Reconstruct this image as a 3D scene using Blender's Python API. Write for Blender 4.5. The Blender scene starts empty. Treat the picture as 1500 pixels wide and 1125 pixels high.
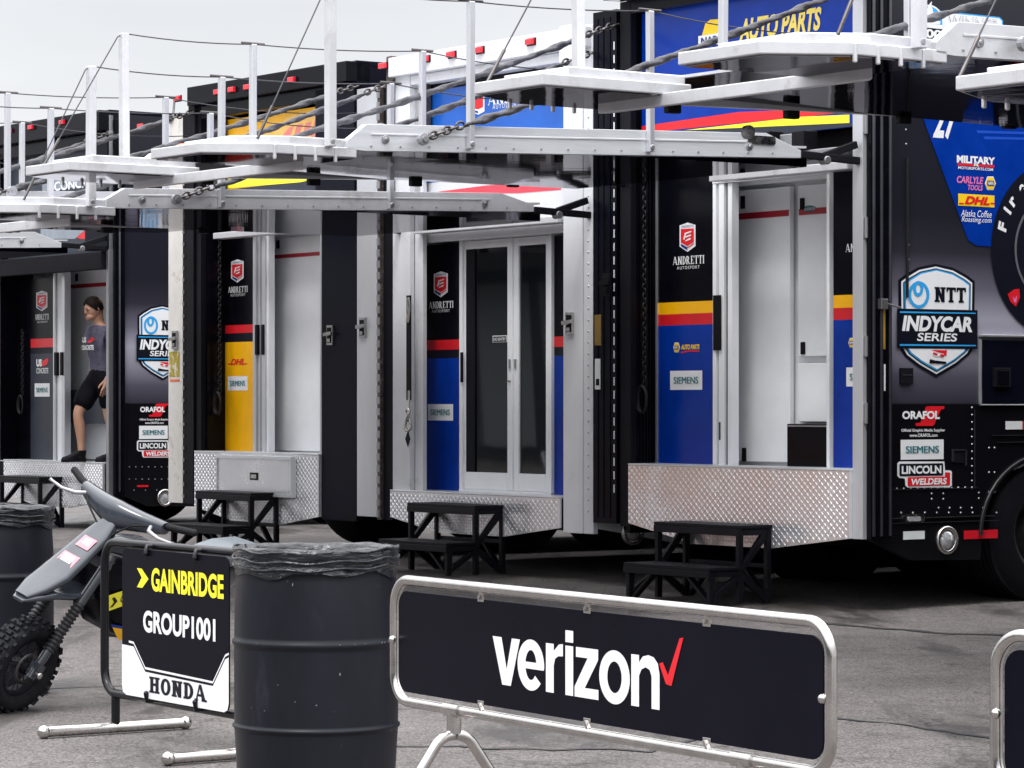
import bpy, bmesh, math, random
from mathutils import Vector, Matrix
random.seed(7)
D = bpy.data
SC = bpy.context.scene
COL = SC.collection
R = math.radians

# ------------------------------------------------------------------ camera
F = 4440.0                      # focal length in photo pixels (photo is 1500 px wide)
EYE = 1.42                      # eye height, horizon at photo row 590
cam = D.cameras.new('camera'); camo = D.objects.new('camera', cam); COL.objects.link(camo)
cam.sensor_width = 36.0; cam.lens = F / 1500 * 36.0
cam.shift_y = 27.5 / 1500
cam.clip_start = 0.1; cam.clip_end = 2000
camo.location = (0, 0, EYE); camo.rotation_euler = (R(90), 0, 0)
SC.camera = camo

# ------------------------------------------------------------------ sky and sun (overcast)
SUN_EL, SUN_AZ = 62, 205        # degrees; azimuth clockwise from +Y
w = D.worlds.new("World"); SC.world = w; w.use_nodes = True
nt = w.node_tree; nt.nodes.clear()
out = nt.nodes.new('ShaderNodeOutputWorld'); bg = nt.nodes.new('ShaderNodeBackground')
sky = nt.nodes.new('ShaderNodeTexSky'); sky.sky_type = 'NISHITA'; sky.sun_disc = False
sky.sun_elevation = R(SUN_EL); sky.sun_rotation = R(SUN_AZ)
tc = nt.nodes.new('ShaderNodeTexCoord'); sep = nt.nodes.new('ShaderNodeSeparateXYZ')
nt.links.new(tc.outputs['Generated'], sep.inputs[0])
ramp = nt.nodes.new('ShaderNodeValToRGB')
ramp.color_ramp.elements[0].position = 0.0; ramp.color_ramp.elements[0].color = (8.4, 8.45, 8.6, 1)
ramp.color_ramp.elements[1].position = 1.0; ramp.color_ramp.elements[1].color = (36, 36, 36.5, 1)
for _p, _c in ((0.13, (6.6, 6.7, 6.9, 1)), (0.30, (11, 11.1, 11.4, 1)), (0.55, (22, 22, 22.5, 1))):
    e = ramp.color_ramp.elements.new(_p); e.color = _c
nt.links.new(sep.outputs[2], ramp.inputs[0])
nz = nt.nodes.new('ShaderNodeTexNoise'); nz.inputs['Scale'].default_value = 2.2; nz.inputs['Detail'].default_value = 5
mp = nt.nodes.new('ShaderNodeMapping'); mp.inputs['Scale'].default_value = (1, 1, 4.0)
nt.links.new(tc.outputs['Generated'], mp.inputs[0]); nt.links.new(mp.outputs[0], nz.inputs['Vector'])
nr = nt.nodes.new('ShaderNodeMapRange'); nr.inputs[1].default_value = .3; nr.inputs[2].default_value = .7
nr.inputs[3].default_value = .80; nr.inputs[4].default_value = 1.13
nt.links.new(nz.outputs['Fac'], nr.inputs[0])
mul = nt.nodes.new('ShaderNodeVectorMath'); mul.operation = 'MULTIPLY'
nt.links.new(ramp.outputs[0], mul.inputs[0]); nt.links.new(nr.outputs[0], mul.inputs[1])
mx = nt.nodes.new('ShaderNodeMix'); mx.data_type = 'RGBA'; mx.inputs['Factor'].default_value = 0.93
nt.links.new(sky.outputs[0], mx.inputs['A']); nt.links.new(mul.outputs[0], mx.inputs['B'])
nt.links.new(mx.outputs['Result'], bg.inputs['Color']); bg.inputs['Strength'].default_value = 0.10
nt.links.new(bg.outputs[0], out.inputs[0])
sl = D.lights.new('sun', 'SUN'); sl.energy = 1.5; sl.angle = R(14); sl.color = (1, .97, .93)
so = D.objects.new('sun', sl); COL.objects.link(so)
_d = Vector((math.sin(R(SUN_AZ)) * math.cos(R(SUN_EL)), math.cos(R(SUN_AZ)) * math.cos(R(SUN_EL)), math.sin(R(SUN_EL))))
so.rotation_euler = _d.to_track_quat('Z', 'Y').to_euler(); so.location = (0, 0, 30)
SC.view_settings.view_transform = 'Standard'; SC.view_settings.look = 'None'
SC.view_settings.exposure = 0.40; SC.view_settings.gamma = 1.0
SC.view_settings.use_curve_mapping = False
SC.cycles.max_bounces = 6; SC.cycles.glossy_bounces = 4; SC.cycles.transparent_max_bounces = 6
SC.cycles.use_denoising = True

# ------------------------------------------------------------------ materials
MATS = {}
def mat(name, col=None, rough=.5, metal=0., var=.0, vs=6., bump=0., bs=60., stretch=None, spec=.5, rv=0., coat=0., dirt=None, dscale=3., dlo=.55, dhi=.75):
    """procedural Principled material: colour variation, roughness variation, bump and optional dirt patches"""
    if name in MATS: return MATS[name]
    m = D.materials.new(name); m.use_nodes = True; n = m.node_tree; b = n.nodes['Principled BSDF']
    b.inputs['Base Color'].default_value = (*col, 1); b.inputs['Roughness'].default_value = rough
    b.inputs['Metallic'].default_value = metal; b.inputs['Specular IOR Level'].default_value = spec
    b.inputs['Coat Weight'].default_value = coat
    tc = n.nodes.new('ShaderNodeTexCoord'); mp = n.nodes.new('ShaderNodeMapping')
    if stretch: mp.inputs['Scale'].default_value = stretch
    n.links.new(tc.outputs['Object'], mp.inputs[0])
    last = None
    if var or dirt or rv:
        t = n.nodes.new('ShaderNodeTexNoise'); t.inputs['Scale'].default_value = vs; t.inputs['Detail'].default_value = 6; t.inputs['Roughness'].default_value = .65
        n.links.new(mp.outputs[0], t.inputs['Vector'])
    if var:
        mr = n.nodes.new('ShaderNodeMapRange'); mr.inputs[1].default_value = .3; mr.inputs[2].default_value = .7
        mr.inputs[3].default_value = 1 - var; mr.inputs[4].default_value = 1 + var
        n.links.new(t.outputs['Fac'], mr.inputs[0])
        vm = n.nodes.new('ShaderNodeVectorMath'); vm.operation = 'MULTIPLY'; vm.inputs[0].default_value = col
        n.links.new(mr.outputs[0], vm.inputs[1]); last = vm.outputs[0]
    if dirt:
        t2 = n.nodes.new('ShaderNodeTexNoise'); t2.inputs['Scale'].default_value = dscale; t2.inputs['Detail'].default_value = 8; t2.inputs['Roughness'].default_value = .7
        n.links.new(mp.outputs[0], t2.inputs['Vector'])
        r2 = n.nodes.new('ShaderNodeMapRange'); r2.inputs[1].default_value = dlo; r2.inputs[2].default_value = dhi
        n.links.new(t2.outputs['Fac'], r2.inputs[0])
        mm = n.nodes.new('ShaderNodeMix'); mm.data_type = 'RGBA'
        mm.inputs['A'].default_value = (*col, 1); mm.inputs['B'].default_value = (*dirt, 1)
        if last: n.links.new(last, mm.inputs['A'])
        n.links.new(r2.outputs[0], mm.inputs['Factor']); last = mm.outputs['Result']
    if last: n.links.new(last, b.inputs['Base Color'])
    if rv:
        r3 = n.nodes.new('ShaderNodeMapRange'); r3.inputs[1].default_value = .3; r3.inputs[2].default_value = .7
        r3.inputs[3].default_value = max(.02, rough - rv); r3.inputs[4].default_value = min(1, rough + rv)
        n.links.new(t.outputs['Fac'], r3.inputs[0]); n.links.new(r3.outputs[0], b.inputs['Roughness'])
    if bump:
        t3 = n.nodes.new('ShaderNodeTexNoise'); t3.inputs['Scale'].default_value = bs; t3.inputs['Detail'].default_value = 4
        n.links.new(mp.outputs[0], t3.inputs['Vector'])
        bp = n.nodes.new('ShaderNodeBump'); bp.inputs['Strength'].default_value = bump; bp.inputs['Distance'].default_value = .01
        n.links.new(t3.outputs['Fac'], bp.inputs['Height']); n.links.new(bp.outputs[0], b.inputs['Normal'])
    MATS[name] = m
    return m

BLACK = mat('black_paint', (.003, .003, .006), .22, var=.3, rv=.03, spec=.12)
MATTE = mat('matte_black', (.005, .005, .008), .6, var=.3, spec=.15)
NAVY = mat('dark_navy_paint', (.0035, .004, .010), .3, var=.2, rv=.02, spec=.08)
SLATE = mat('slate_grey_paint', (.032, .039, .055), .3, var=.15, spec=.25)
BLUE = mat('royal_blue_paint', (.0012, .033, .30), .22, var=.12, rv=.05, spec=.25)
YEL = mat('yellow_paint', (.92, .46, .004), .28, var=.06)
LEMON = mat('bright_yellow_paint', (.95, .78, .02), .3, var=.05)
RED = mat('red_paint', (.62, .012, .02), .3, var=.1)
PINKRED = mat('faded_red_paint', (.72, .06, .09), .35, var=.1)
WHITE = mat('white_paint', (.64, .65, .68), .38, var=.05, vs=3, dirt=(.42, .40, .38), dscale=5, dlo=.58, dhi=.85)
CABIN = mat('cabinet_white', (.85, .87, .90), .42, var=.03)
DECALW = mat('white_vinyl', (.82, .83, .85), .4, var=.03)
DECALK = mat('black_vinyl', (.006, .007, .014), .35, var=.1, spec=.2)
DECALR = mat('red_vinyl', (.72, .012, .022), .35, var=.05)
DECALY = mat('yellow_vinyl', (.95, .62, .01), .35, var=.05)
DECALN = mat('lemon_vinyl', (.93, .86, .03), .35, var=.05)
DECALB = mat('sky_blue_vinyl', (.03, .36, .78), .35, var=.05)
DECALT = mat('teal_vinyl', (.0, .16, .19), .35, var=.05)
DECALP = mat('pink_vinyl', (.75, .18, .42), .35, var=.05)
DECALV = mat('navy_vinyl', (.01, .03, .20), .35, var=.05)
ALU = mat('brushed_aluminium', (.70, .72, .75), .36, .45, var=.07, vs=3, rv=.05, bump=.05, bs=14, stretch=(10, .6, 14), dirt=(.5, .5, .52), dscale=1.5, dlo=.6, dhi=.9)
ALUW = mat('white_aluminium', (.64, .645, .67), .4, .45, var=.10, vs=5, dirt=(.36, .34, .33), dscale=4, dlo=.56, dhi=.8)
POST = mat('rail_aluminium', (.68, .69, .72), .32, .75, var=.05, vs=3)
CHROME = mat('polished_steel', (.56, .54, .52), .24, 1., var=.12, vs=12, rv=.08)
STEEL = mat('worn_steel', (.40, .40, .42), .36, .9, var=.15, vs=8, dirt=(.16, .14, .13), dscale=9, dlo=.6, dhi=.8, stretch=(1, 1, .25))
SILVER = mat('plain_silver_paint', (.56, .57, .60), .4, .45, var=.08, vs=3, dirt=(.30, .27, .25), dscale=4, dlo=.62, dhi=.85, stretch=(1, 1, .2))
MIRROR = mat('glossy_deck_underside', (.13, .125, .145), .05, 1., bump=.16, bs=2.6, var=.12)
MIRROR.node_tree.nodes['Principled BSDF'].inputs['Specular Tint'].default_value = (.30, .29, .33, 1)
PLATE = mat('diamond_plate', (.86, .87, .90), .24, .72, var=.08, vs=2.5, rv=.06, bump=.06, bs=2.5)
RUST = mat('rusty_hinge', (.09, .075, .07), .6, .5, var=.5, vs=25, dirt=(.35, .33, .31), dscale=20)
RUBBER = mat('black_rubber', (.010, .010, .012), .7, spec=.2, var=.3, bump=.2, bs=80)
TYRE = mat('tyre_rubber', (.012, .0125, .015), .7, spec=.15, var=.35, vs=20, bump=.3, bs=90)
GLASS = mat('tinted_glass', (.006, .007, .009), .03, spec=.42)
DIRTYW = mat('dirty_white_paint', (.62, .60, .57), .45, var=.1, dirt=(.20, .15, .11), dscale=6, dlo=.55, dhi=.75)
ROPE = mat('wrapped_cable', (.050, .050, .060), .5, var=.5, vs=18, bump=.9, bs=30, stretch=(1, 1, 1))
CHAIN = mat('dark_chain', (.12, .11, .11), .4, .9, var=.3)
WIRE = mat('wire_rope', (.05, .05, .06), .4, .6, var=.2)
LAMPR = mat('red_lens', (.70, .015, .03), .15, var=.1, coat=.5)
LAMPC = mat('clear_lens', (.6, .62, .65), .12, .5, var=.3, vs=60)
REFW = mat('white_reflector', (.72, .76, .76), .3, var=.05)

# ------------------------------------------------------------------ mesh builder
class MB:
    def __init__(s, m=None):
        s.v = []; s.f = []; s.mi = []; s.sm = []; s.mats = []; s.cur = 0
        if m: s.use(m)
    def use(s, m):
        if m not in s.mats: s.mats.append(m)
        s.cur = s.mats.index(m); return s
    def add(s, vs, fs, smooth=False):
        o = len(s.v); s.v += [tuple(v) for v in vs]
        for f in fs:
            s.f.append([i + o for i in f]); s.mi.append(s.cur); s.sm.append(smooth)
        return s
    def box(s, x0, x1, y0, y1, z0, z1):
        return s.add([(x0, y0, z0), (x1, y0, z0), (x1, y1, z0), (x0, y1, z0), (x0, y0, z1), (x1, y0, z1), (x1, y1, z1), (x0, y1, z1)],
                     [(0, 3, 2, 1), (4, 5, 6, 7), (0, 1, 5, 4), (1, 2, 6, 5), (2, 3, 7, 6), (3, 0, 4, 7)])
    def prism(s, poly, axis, a0, a1):
        n = len(poly)
        def P(p, a): return {'x': (a, p[0], p[1]), 'y': (p[0], a, p[1]), 'z': (p[0], p[1], a)}[axis]
        vs = [P(p, a0) for p in poly] + [P(p, a1) for p in poly]
        fs = [tuple(range(n)), tuple(range(2 * n - 1, n - 1, -1))] + [(i, i + n, (i + 1) % n + n, (i + 1) % n) for i in range(n)]
        return s.add(vs, fs)
    def hexa(s, a, b):            # two quads of 4 points joined
        return s.add(list(a) + list(b), [(0, 1, 2, 3), (7, 6, 5, 4), (0, 4, 5, 1), (1, 5, 6, 2), (2, 6, 7, 3), (3, 7, 4, 0)])
    def bar(s, p, q, wd, ht, up=(0, 0, 1)):
        p = Vector(p); q = Vector(q); d = (q - p).normalized(); u = Vector(up)
        a = d.cross(u)
        if a.length < 1e-4: a = d.cross(Vector((1, 0, 0)))
        a.normalize(); b = a.cross(d).normalized(); a *= wd / 2; b *= ht / 2
        return s.hexa([p - a - b, p + a - b, p + a + b, p - a + b], [q - a - b, q + a - b, q + a + b, q - a + b])
    def tube(s, pts, r, n=10, closed=False, cap=True):
        pts = [Vector(p) for p in pts]; k = len(pts); rr = r if isinstance(r, (list, tuple)) else [r] * k
        ring = []; up = None
        for i, p in enumerate(pts):
            if closed: d = pts[(i + 1) % k] - pts[i - 1]
            else: d = pts[min(i + 1, k - 1)] - pts[max(i - 1, 0)]
            d.normalize()
            if up is None:
                up = Vector((0, 0, 1)) if abs(d.z) < .9 else Vector((1, 0, 0))
            a = d.cross(up); a.normalize(); up = a.cross(d).normalized()
            ring.append([p + (a * math.cos(2 * math.pi * j / n) + up * math.sin(2 * math.pi * j / n)) * rr[i] for j in range(n)])
        vs = [v for g in ring for v in g]; fs = []
        for i in range(k if closed else k - 1):
            for j in range(n):
                fs.append((i * n + j, i * n + (j + 1) % n, ((i + 1) % k) * n + (j + 1) % n, ((i + 1) % k) * n + j))
        s.add(vs, fs, True)
        if cap and not closed:
            s.add(ring[0], [tuple(range(n - 1, -1, -1))]); s.add(ring[-1], [tuple(range(n))])
        return s
    def lathe(s, prof, n=40, c=(0, 0, 0), axis='z', a0=0, a1=2 * math.pi):
        k = len(prof); vs = []; full = abs(a1 - a0 - 2 * math.pi) < 1e-6
        for i in range(n):
            a = a0 + (a1 - a0) * i / (n if full else n - 1); ca, sa = math.cos(a), math.sin(a)
            for (r, h) in prof:
                p = {'z': (r * ca, r * sa, h), 'y': (r * ca, h, r * sa), 'x': (h, r * ca, r * sa)}[axis]
                vs.append((c[0] + p[0], c[1] + p[1], c[2] + p[2]))
        fs = []
        for i in range(n if full else n - 1):
            for j in range(k - 1):
                fs.append((i * k + j, ((i + 1) % n) * k + j, ((i + 1) % n) * k + j + 1, i * k + j + 1))
        return s.add(vs, fs, n >= 16)
    def ball(s, c, r, n=10, sc=(1, 1, 1)):
        vs = []; fs = []
        for i in range(n + 1):
            t = math.pi * i / n
            for j in range(n):
                p = 2 * math.pi * j / n
                vs.append((c[0] + r * sc[0] * math.sin(t) * math.cos(p), c[1] + r * sc[1] * math.sin(t) * math.sin(p), c[2] + r * sc[2] * math.cos(t)))
        for i in range(n):
            for j in range(n):
                fs.append((i * n + j, i * n + (j + 1) % n, (i + 1) * n + (j + 1) % n, (i + 1) * n + j))
        return s.add(vs, fs, True)
    def link(s, c, d, R_, r, flip):
        d = Vector(d).normalized(); u = Vector((0, 0, 1)) if abs(d.z) < .9 else Vector((1, 0, 0))
        a = d.cross(u).normalized(); b = a.cross(d)
        if flip: a, b = b, -a
        c = Vector(c)
        return s.tube([c + d * (R_ * 1.5 * math.cos(t)) + a * (R_ * math.sin(t)) for t in [2 * math.pi * i / 10 for i in range(10)]], r, 6, closed=True)
    def build(s, name, parent=None, bevel=0., recalc=True):
        me = D.meshes.new(name); me.from_pydata(s.v, [], s.f)
        for m in s.mats: me.materials.append(m)
        me.polygons.foreach_set('material_index', s.mi); me.polygons.foreach_set('use_smooth', s.sm)
        if recalc:
            bm = bmesh.new(); bm.from_mesh(me)
            bmesh.ops.remove_doubles(bm, verts=bm.verts, dist=1e-6) if len(s.v) < 3000 and not bevel == 0 else None
            bmesh.ops.recalc_face_normals(bm, faces=bm.faces); bm.to_mesh(me); bm.free()
        me.update()
        o = D.objects.new(name, me); COL.objects.link(o)
        if parent: o.parent = parent
        if bevel:
            b = o.modifiers.new('bevel', 'BEVEL'); b.width = bevel; b.segments = 2; b.limit_method = 'ANGLE'; b.angle_limit = R(35)
        return o

def tag(o, label=None, cat=None, group=None, kind=None):
    if label: o['label'] = label
    if cat: o['category'] = cat
    if group: o['group'] = group
    if kind: o['kind'] = kind
    return o
def empty(name, loc=(0, 0, 0), rz=0.):
    o = D.objects.new(name, None); COL.objects.link(o); o.location = loc; o.rotation_euler = (0, 0, rz); o.empty_display_size = .3
    return o
def copy_tree(o, parent=None):
    c = o.copy(); COL.objects.link(c)
    if parent: c.parent = parent
    for ch in list(o.children): copy_tree(ch, c)
    return c
def rrect(x0, x1, z0, z1, r, n=6):
    p = []
    for cx, cz, a in ((x1 - r, z1 - r, 0), (x0 + r, z1 - r, 90), (x0 + r, z0 + r, 180), (x1 - r, z0 + r, 270)):
        for i in range(n + 1):
            t = R(a + 90 * i / n); p.append((cx + r * math.cos(t), cz + r * math.sin(t)))
    return p

# ------------------------------------------------------------------ lettering
_TX = {}
def glyphs(t, bold=0., shear=0., space=1.):
    k = (t, bold, shear, space)
    if k in _TX: return _TX[k]
    cu = D.curves.new('lettering', 'FONT'); cu.body = t; cu.offset = bold; cu.shear = shear; cu.space_character = space; cu.resolution_u = 4
    o = D.objects.new('lettering', cu); COL.objects.link(o)
    dg = bpy.context.evaluated_depsgraph_get(); ev = o.evaluated_get(dg); me = ev.to_mesh()
    vs = [(v.co.x, v.co.y) for v in me.vertices]; fs = [tuple(p.vertices) for p in me.polygons]
    ev.to_mesh_clear(); D.objects.remove(o); D.curves.remove(cu)
    x0 = min(v[0] for v in vs); x1 = max(v[0] for v in vs); y0 = min(v[1] for v in vs); y1 = max(v[1] for v in vs)
    vs = [((v[0] - x0) / (x1 - x0), (v[1] - y0) / (y1 - y0)) for v in vs]
    _TX[k] = (vs, fs); return _TX[k]
def serif_polys(t, st=.24, th=.09, gap=.12, sl=.12):
    """slab-serif capitals as polygons on a unit-high line; returns list of (polygon, k) and the width"""
    out = []; x = 0
    def rect(a, b, c, d): out.append([(x + a, c), (x + b, c), (x + b, d), (x + a, d)])
    def foot(a, b, top=True, bot=True):
        if bot: rect(a - sl, b + sl, 0, th)
        if top: rect(a - sl, b + sl, 1 - th, 1)
    def arc(cx, cy, rx, ry, a0, a1, tx, ty, n=12):
        o = [(x + cx + rx * math.cos(R(a0 + (a1 - a0) * i / n)), cy + ry * math.sin(R(a0 + (a1 - a0) * i / n))) for i in range(n + 1)]
        q = [(x + cx + (rx - tx) * math.cos(R(a0 + (a1 - a0) * i / n)), cy + (ry - ty) * math.sin(R(a0 + (a1 - a0) * i / n))) for i in range(n + 1)]
        for i in range(n): out.append([o[i], o[i + 1], q[i + 1], q[i]])
    for ch in t:
        if ch in 'HN':
            wd = .78; rect(sl, sl + st, 0, 1); rect(sl + wd - st, sl + wd, 0, 1)
            if ch == 'H':
                rect(sl + st, sl + wd - st, .45, .45 + th * 1.2); foot(sl, sl + st); foot(sl + wd - st, sl + wd)
            else:
                out.append([(x + sl, 1), (x + sl + st, 1), (x + sl + wd, 0), (x + sl + wd - st, 0)]); foot(sl, sl + st); foot(sl + wd - st, sl + wd, True, False)
            x += wd + 2 * sl + gap
        elif ch in 'IT':
            if ch == 'I': rect(sl, sl + st, 0, 1); foot(sl, sl + st); x += st + 2 * sl + gap
            else:
                wd = .82; rect(wd / 2 - st / 2, wd / 2 + st / 2, 0, 1); rect(0, wd, 1 - th * 1.3, 1); rect(0, th, .70, 1); rect(wd - th, wd, .70, 1)
                foot(wd / 2 - st / 2, wd / 2 + st / 2, False, True); x += wd + gap
        elif ch == 'O':
            arc(.45, .5, .45, .52, 0, 360, st, th * 1.3, 28); x += .9 + gap
        elif ch == 'A':
            out.append([(x + sl, 0), (x + sl + th, 0), (x + .52 + .02, 1), (x + .40, 1)]); out.append([(x + .40, 1), (x + .60, 1), (x + 1.0, 0), (x + 1.0 - st * 1.15, 0)])
            rect(.28, .72, .28, .28 + th * 1.1); foot(sl, sl + th, False, True); foot(1.0 - st, 1.0, False, True); x += 1.0 + sl + gap * .7
        elif ch == 'D':
            rect(sl, sl + st, 0, 1); foot(sl, sl + st); arc(sl + st, .5, .5, .5, -90, 90, st, th * 1.2); x += sl + st + .5 + gap
        elif ch == 'R':
            rect(sl, sl + st, 0, 1); foot(sl, sl + st); arc(sl + st, .73, .36, .27, -90, 90, st * .9, th * 1.1)
            out.append([(x + sl + st, .48), (x + sl + st + st, .48), (x + sl + .75, 0), (x + sl + .75 - st, 0)]); rect(sl + .5, sl + .86, 0, th); x += sl + .86 + gap
        elif ch == 'E':
            rect(sl, sl + st, 0, 1); foot(sl, sl + st); rect(sl + st, .72, 0, th * 1.2); rect(sl + st, .68, 1 - th * 1.2, 1); rect(sl + st, .55, .46, .46 + th)
            rect(.72 - th, .72, 0, .28); rect(.68 - th, .68, .74, 1); x += .72 + gap
    return out, x - gap

# ------------------------------------------------------------------ frames: a thing's own axes, and points of its planes seen from the camera
class Frame:
    def __init__(s, ox, oy, ax, ay, oz=0.):
        n = math.hypot(ax, ay); s.X = Vector((ax / n, ay / n, 0)); s.Y = Vector((-ay / n, ax / n, 0)); s.o = Vector((ox, oy, oz))
        s.rz = math.atan2(ay, ax); s.c = s.loc(Vector((0, 0, EYE)))
    def loc(s, p):
        q = p - s.o; return Vector((q.dot(s.X), q.dot(s.Y), q.z))
    def world(s, x, y, z): return s.o + s.X * x + s.Y * y + Vector((0, 0, z))
    def ray(s, px, py):
        d = Vector(((px - 750) / F, 1, -(py - 590) / F)); return Vector((d.dot(s.X), d.dot(s.Y), d.z))
    def py(s, px, py, d=0.):       # plane y = d  ->  (x, z)
        r = s.ray(px, py); t = (d - s.c.y) / r.y; q = s.c + r * t; return q.x, q.z
    def px(s, px, py, d=0.):       # plane x = d  ->  (y, z)
        r = s.ray(px, py); t = (d - s.c.x) / r.x; q = s.c + r * t; return q.y, q.z

class Decal:
    """flat graphics on a plane of a frame; coordinates are measured on the plane"""
    def __init__(s, fr, plane, d, step=.0022):
        s.fr, s.pl, s.d, s.st = fr, plane, d, step; s.mb = MB()
    def uv(s, px, py): return s.fr.py(px, py, s.d) if s.pl == 'y' else s.fr.px(px, py, s.d)
    def P(s, u, z, layer):
        return (u, s.d - s.st * layer, z) if s.pl == 'y' else (s.d + s.st * layer, u, z)
    def polyuv(s, pts, m, layer=1):
        s.mb.use(m); s.mb.add([s.P(u, z, layer) for u, z in pts], [tuple(range(len(pts)))]); return s
    def poly(s, pts, m, layer=1): return s.polyuv([s.uv(*p) for p in pts], m, layer)
    def ring(s, pts_o, pts_i, m, layer=1):
        n = len(pts_o); s.mb.use(m)
        vs = [s.P(*s.uv(*p), layer) for p in pts_o] + [s.P(*s.uv(*p), layer) for p in pts_i]
        s.mb.add(vs, [(i, (i + 1) % n, (i + 1) % n + n, i + n) for i in range(n)]); return s
    def box4(s, b):
        x0, x1, yt, yb = b; ym = (yt + yb) / 2; xm = (x0 + x1) / 2
        return s.uv(x0, ym)[0], s.uv(x1, ym)[0], s.uv(xm, yb)[1], s.uv(xm, yt)[1]
    def rect(s, x0, x1, yt, yb, m, layer=1, r=0):
        u0, u1, z0, z1 = s.box4((x0, x1, yt, yb))
        if r: return s.polyuv(rrect(u0, u1, z0, z1, r, 4), m, layer)
        return s.polyuv([(u0, z0), (u1, z0), (u1, z1), (u0, z1)], m, layer)
    def text(s, t, x0, x1, yt, yb, m, layer=1, bold=.0, shear=0., rise=0., space=1., dbl=0.):
        """rise: extra climb (in plane metres) from the left to the right end"""
        u0, u1, z0, z1 = s.box4((x0, x1, yt, yb)); vs, fs = glyphs(t, bold, shear, space); s.mb.use(m)
        s.mb.add([s.P(u0 + v[0] * (u1 - u0), z0 + v[1] * (z1 - z0) + rise * v[0], layer) for v in vs], fs)
        if dbl:
            for k in (-1, 1): s.mb.add([s.P(u0 + (v[0] + dbl * k) * (u1 - u0), z0 + v[1] * (z1 - z0) + rise * v[0], layer + .15 * (k + 2)) for v in vs], fs)
        return s
    def serif(s, t, x0, x1, yt, yb, m, layer=1, st=.24, th=.09, gap=.12, sl=.12):
        u0, u1, z0, z1 = s.box4((x0, x1, yt, yb)); ps, wd = serif_polys(t, st, th, gap, sl)
        for k, p in enumerate(ps):
            s.polyuv([(u0 + a / wd * (u1 - u0), z0 + b * (z1 - z0)) for a, b in p], m, layer + .03 * (k % 9))
        return s
    def build(s, name, parent): return s.mb.build(name, parent, recalc=False)
# ------------------------------------------------------------------ ground
def gz(y):                      # the lot rises a little under the row
    for (a, p), (b, q) in (((-99, 0), (20.5, 0)), ((20.5, 0), (23.5, .07)), ((23.5, .07), (26, .10)), ((26, .10), (999, .10))):
        if y <= b: return p + (q - p) * (y - a) / (b - a)
def asphalt():
    m = D.materials.new('asphalt'); m.use_nodes = True; n = m.node_tree; L = n.links.new; b = n.nodes['Principled BSDF']
    tc = n.nodes.new('ShaderNodeTexCoord')
    def noise(sc, det=6, rough=.6, dist=0., stretch=None):
        t = n.nodes.new('ShaderNodeTexNoise'); t.inputs['Scale'].default_value = sc; t.inputs['Detail'].default_value = det; t.inputs['Roughness'].default_value = rough; t.inputs['Distortion'].default_value = dist
        if stretch:
            mp = n.nodes.new('ShaderNodeMapping'); mp.inputs['Scale'].default_value = stretch; mp.inputs['Rotation'].default_value = (0, 0, R(-20))
            L(tc.outputs['Object'], mp.inputs[0]); L(mp.outputs[0], t.inputs['Vector'])
        else: L(tc.outputs['Object'], t.inputs['Vector'])
        return t.outputs['Fac']
    def rng(s, a, b_, c, d):
        r = n.nodes.new('ShaderNodeMapRange'); r.inputs[1].default_value = a; r.inputs[2].default_value = b_; r.inputs[3].default_value = c; r.inputs[4].default_value = d
        L(s, r.inputs[0]); return r.outputs[0]
    def mathn(op, a, b_):
        q = n.nodes.new('ShaderNodeMath'); q.operation = op
        for i, v in enumerate((a, b_)):
            if isinstance(v, (int, float)): q.inputs[i].default_value = v
            else: L(v, q.inputs[i])
        return q.outputs[0]
    vo = n.nodes.new('ShaderNodeTexVoronoi'); vo.inputs['Scale'].default_value = 130; L(tc.outputs['Object'], vo.inputs['Vector'])
    sepc = n.nodes.new('ShaderNodeSeparateColor'); L(vo.outputs['Color'], sepc.inputs[0])
    grain = rng(sepc.outputs[0], 0, 1, .3, 1.75)
    big = rng(noise(.35, 5), .3, .7, .82, 1.15); mid = rng(noise(3.5, 7, .7), .3, .7, .82, 1.18)
    wet = rng(noise(.9, 6, .65, .6, (1, .28, 1)), .53, .62, 1., .46)           # damp and oily streaks
    # cracks: thin lines where a distorted noise crosses its middle value
    cr = mathn('ABSOLUTE', mathn('SUBTRACT', noise(.55, 5, .6, .4), .5), 0)
    crk = rng(cr, 0, .006, .5, 1.)
    cr2 = mathn('ABSOLUTE', mathn('SUBTRACT', noise(1.3, 6, .65, .3), .47), 0)
    crk2 = rng(cr2, 0, .006, .55, 1.)
    f = mathn('MULTIPLY', mathn('MULTIPLY', mathn('MULTIPLY', grain, big), mathn('MULTIPLY', mid, wet)), mathn('MULTIPLY', crk, crk2))
    vm = n.nodes.new('ShaderNodeVectorMath'); vm.operation = 'SCALE'; vm.inputs[0].default_value = (.112, .102, .099); L(f, vm.inputs['Scale'])
    L(vm.outputs[0], b.inputs['Base Color']); L(rng(wet, .5, 1., .45, .85), b.inputs['Roughness']); b.inputs['Specular IOR Level'].default_value = .35
    bp = n.nodes.new('ShaderNodeBump'); bp.inputs['Strength'].default_value = .5; bp.inputs['Distance'].default_value = .006
    L(mathn('MULTIPLY', sepc.outputs[0], crk), bp.inputs['Height']); L(bp.outputs[0], b.inputs['Normal'])
    return m
ys = [-60, 0, 5, 10, 15, 20.5, 22, 23.5, 24.7, 26, 36, 60, 400]; xs = [-300, -60, -20, -10, -5, 0, 5, 10, 20, 60, 300]
mb = MB(asphalt())
mb.add([(x, y, gz(y)) for y in ys for x in xs], [(j * len(xs) + i, j * len(xs) + i + 1, (j + 1) * len(xs) + i + 1, (j + 1) * len(xs) + i) for j in range(len(ys) - 1) for i in range(len(xs) - 1)])
tag(mb.build('asphalt_ground', recalc=False), kind='structure')

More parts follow.
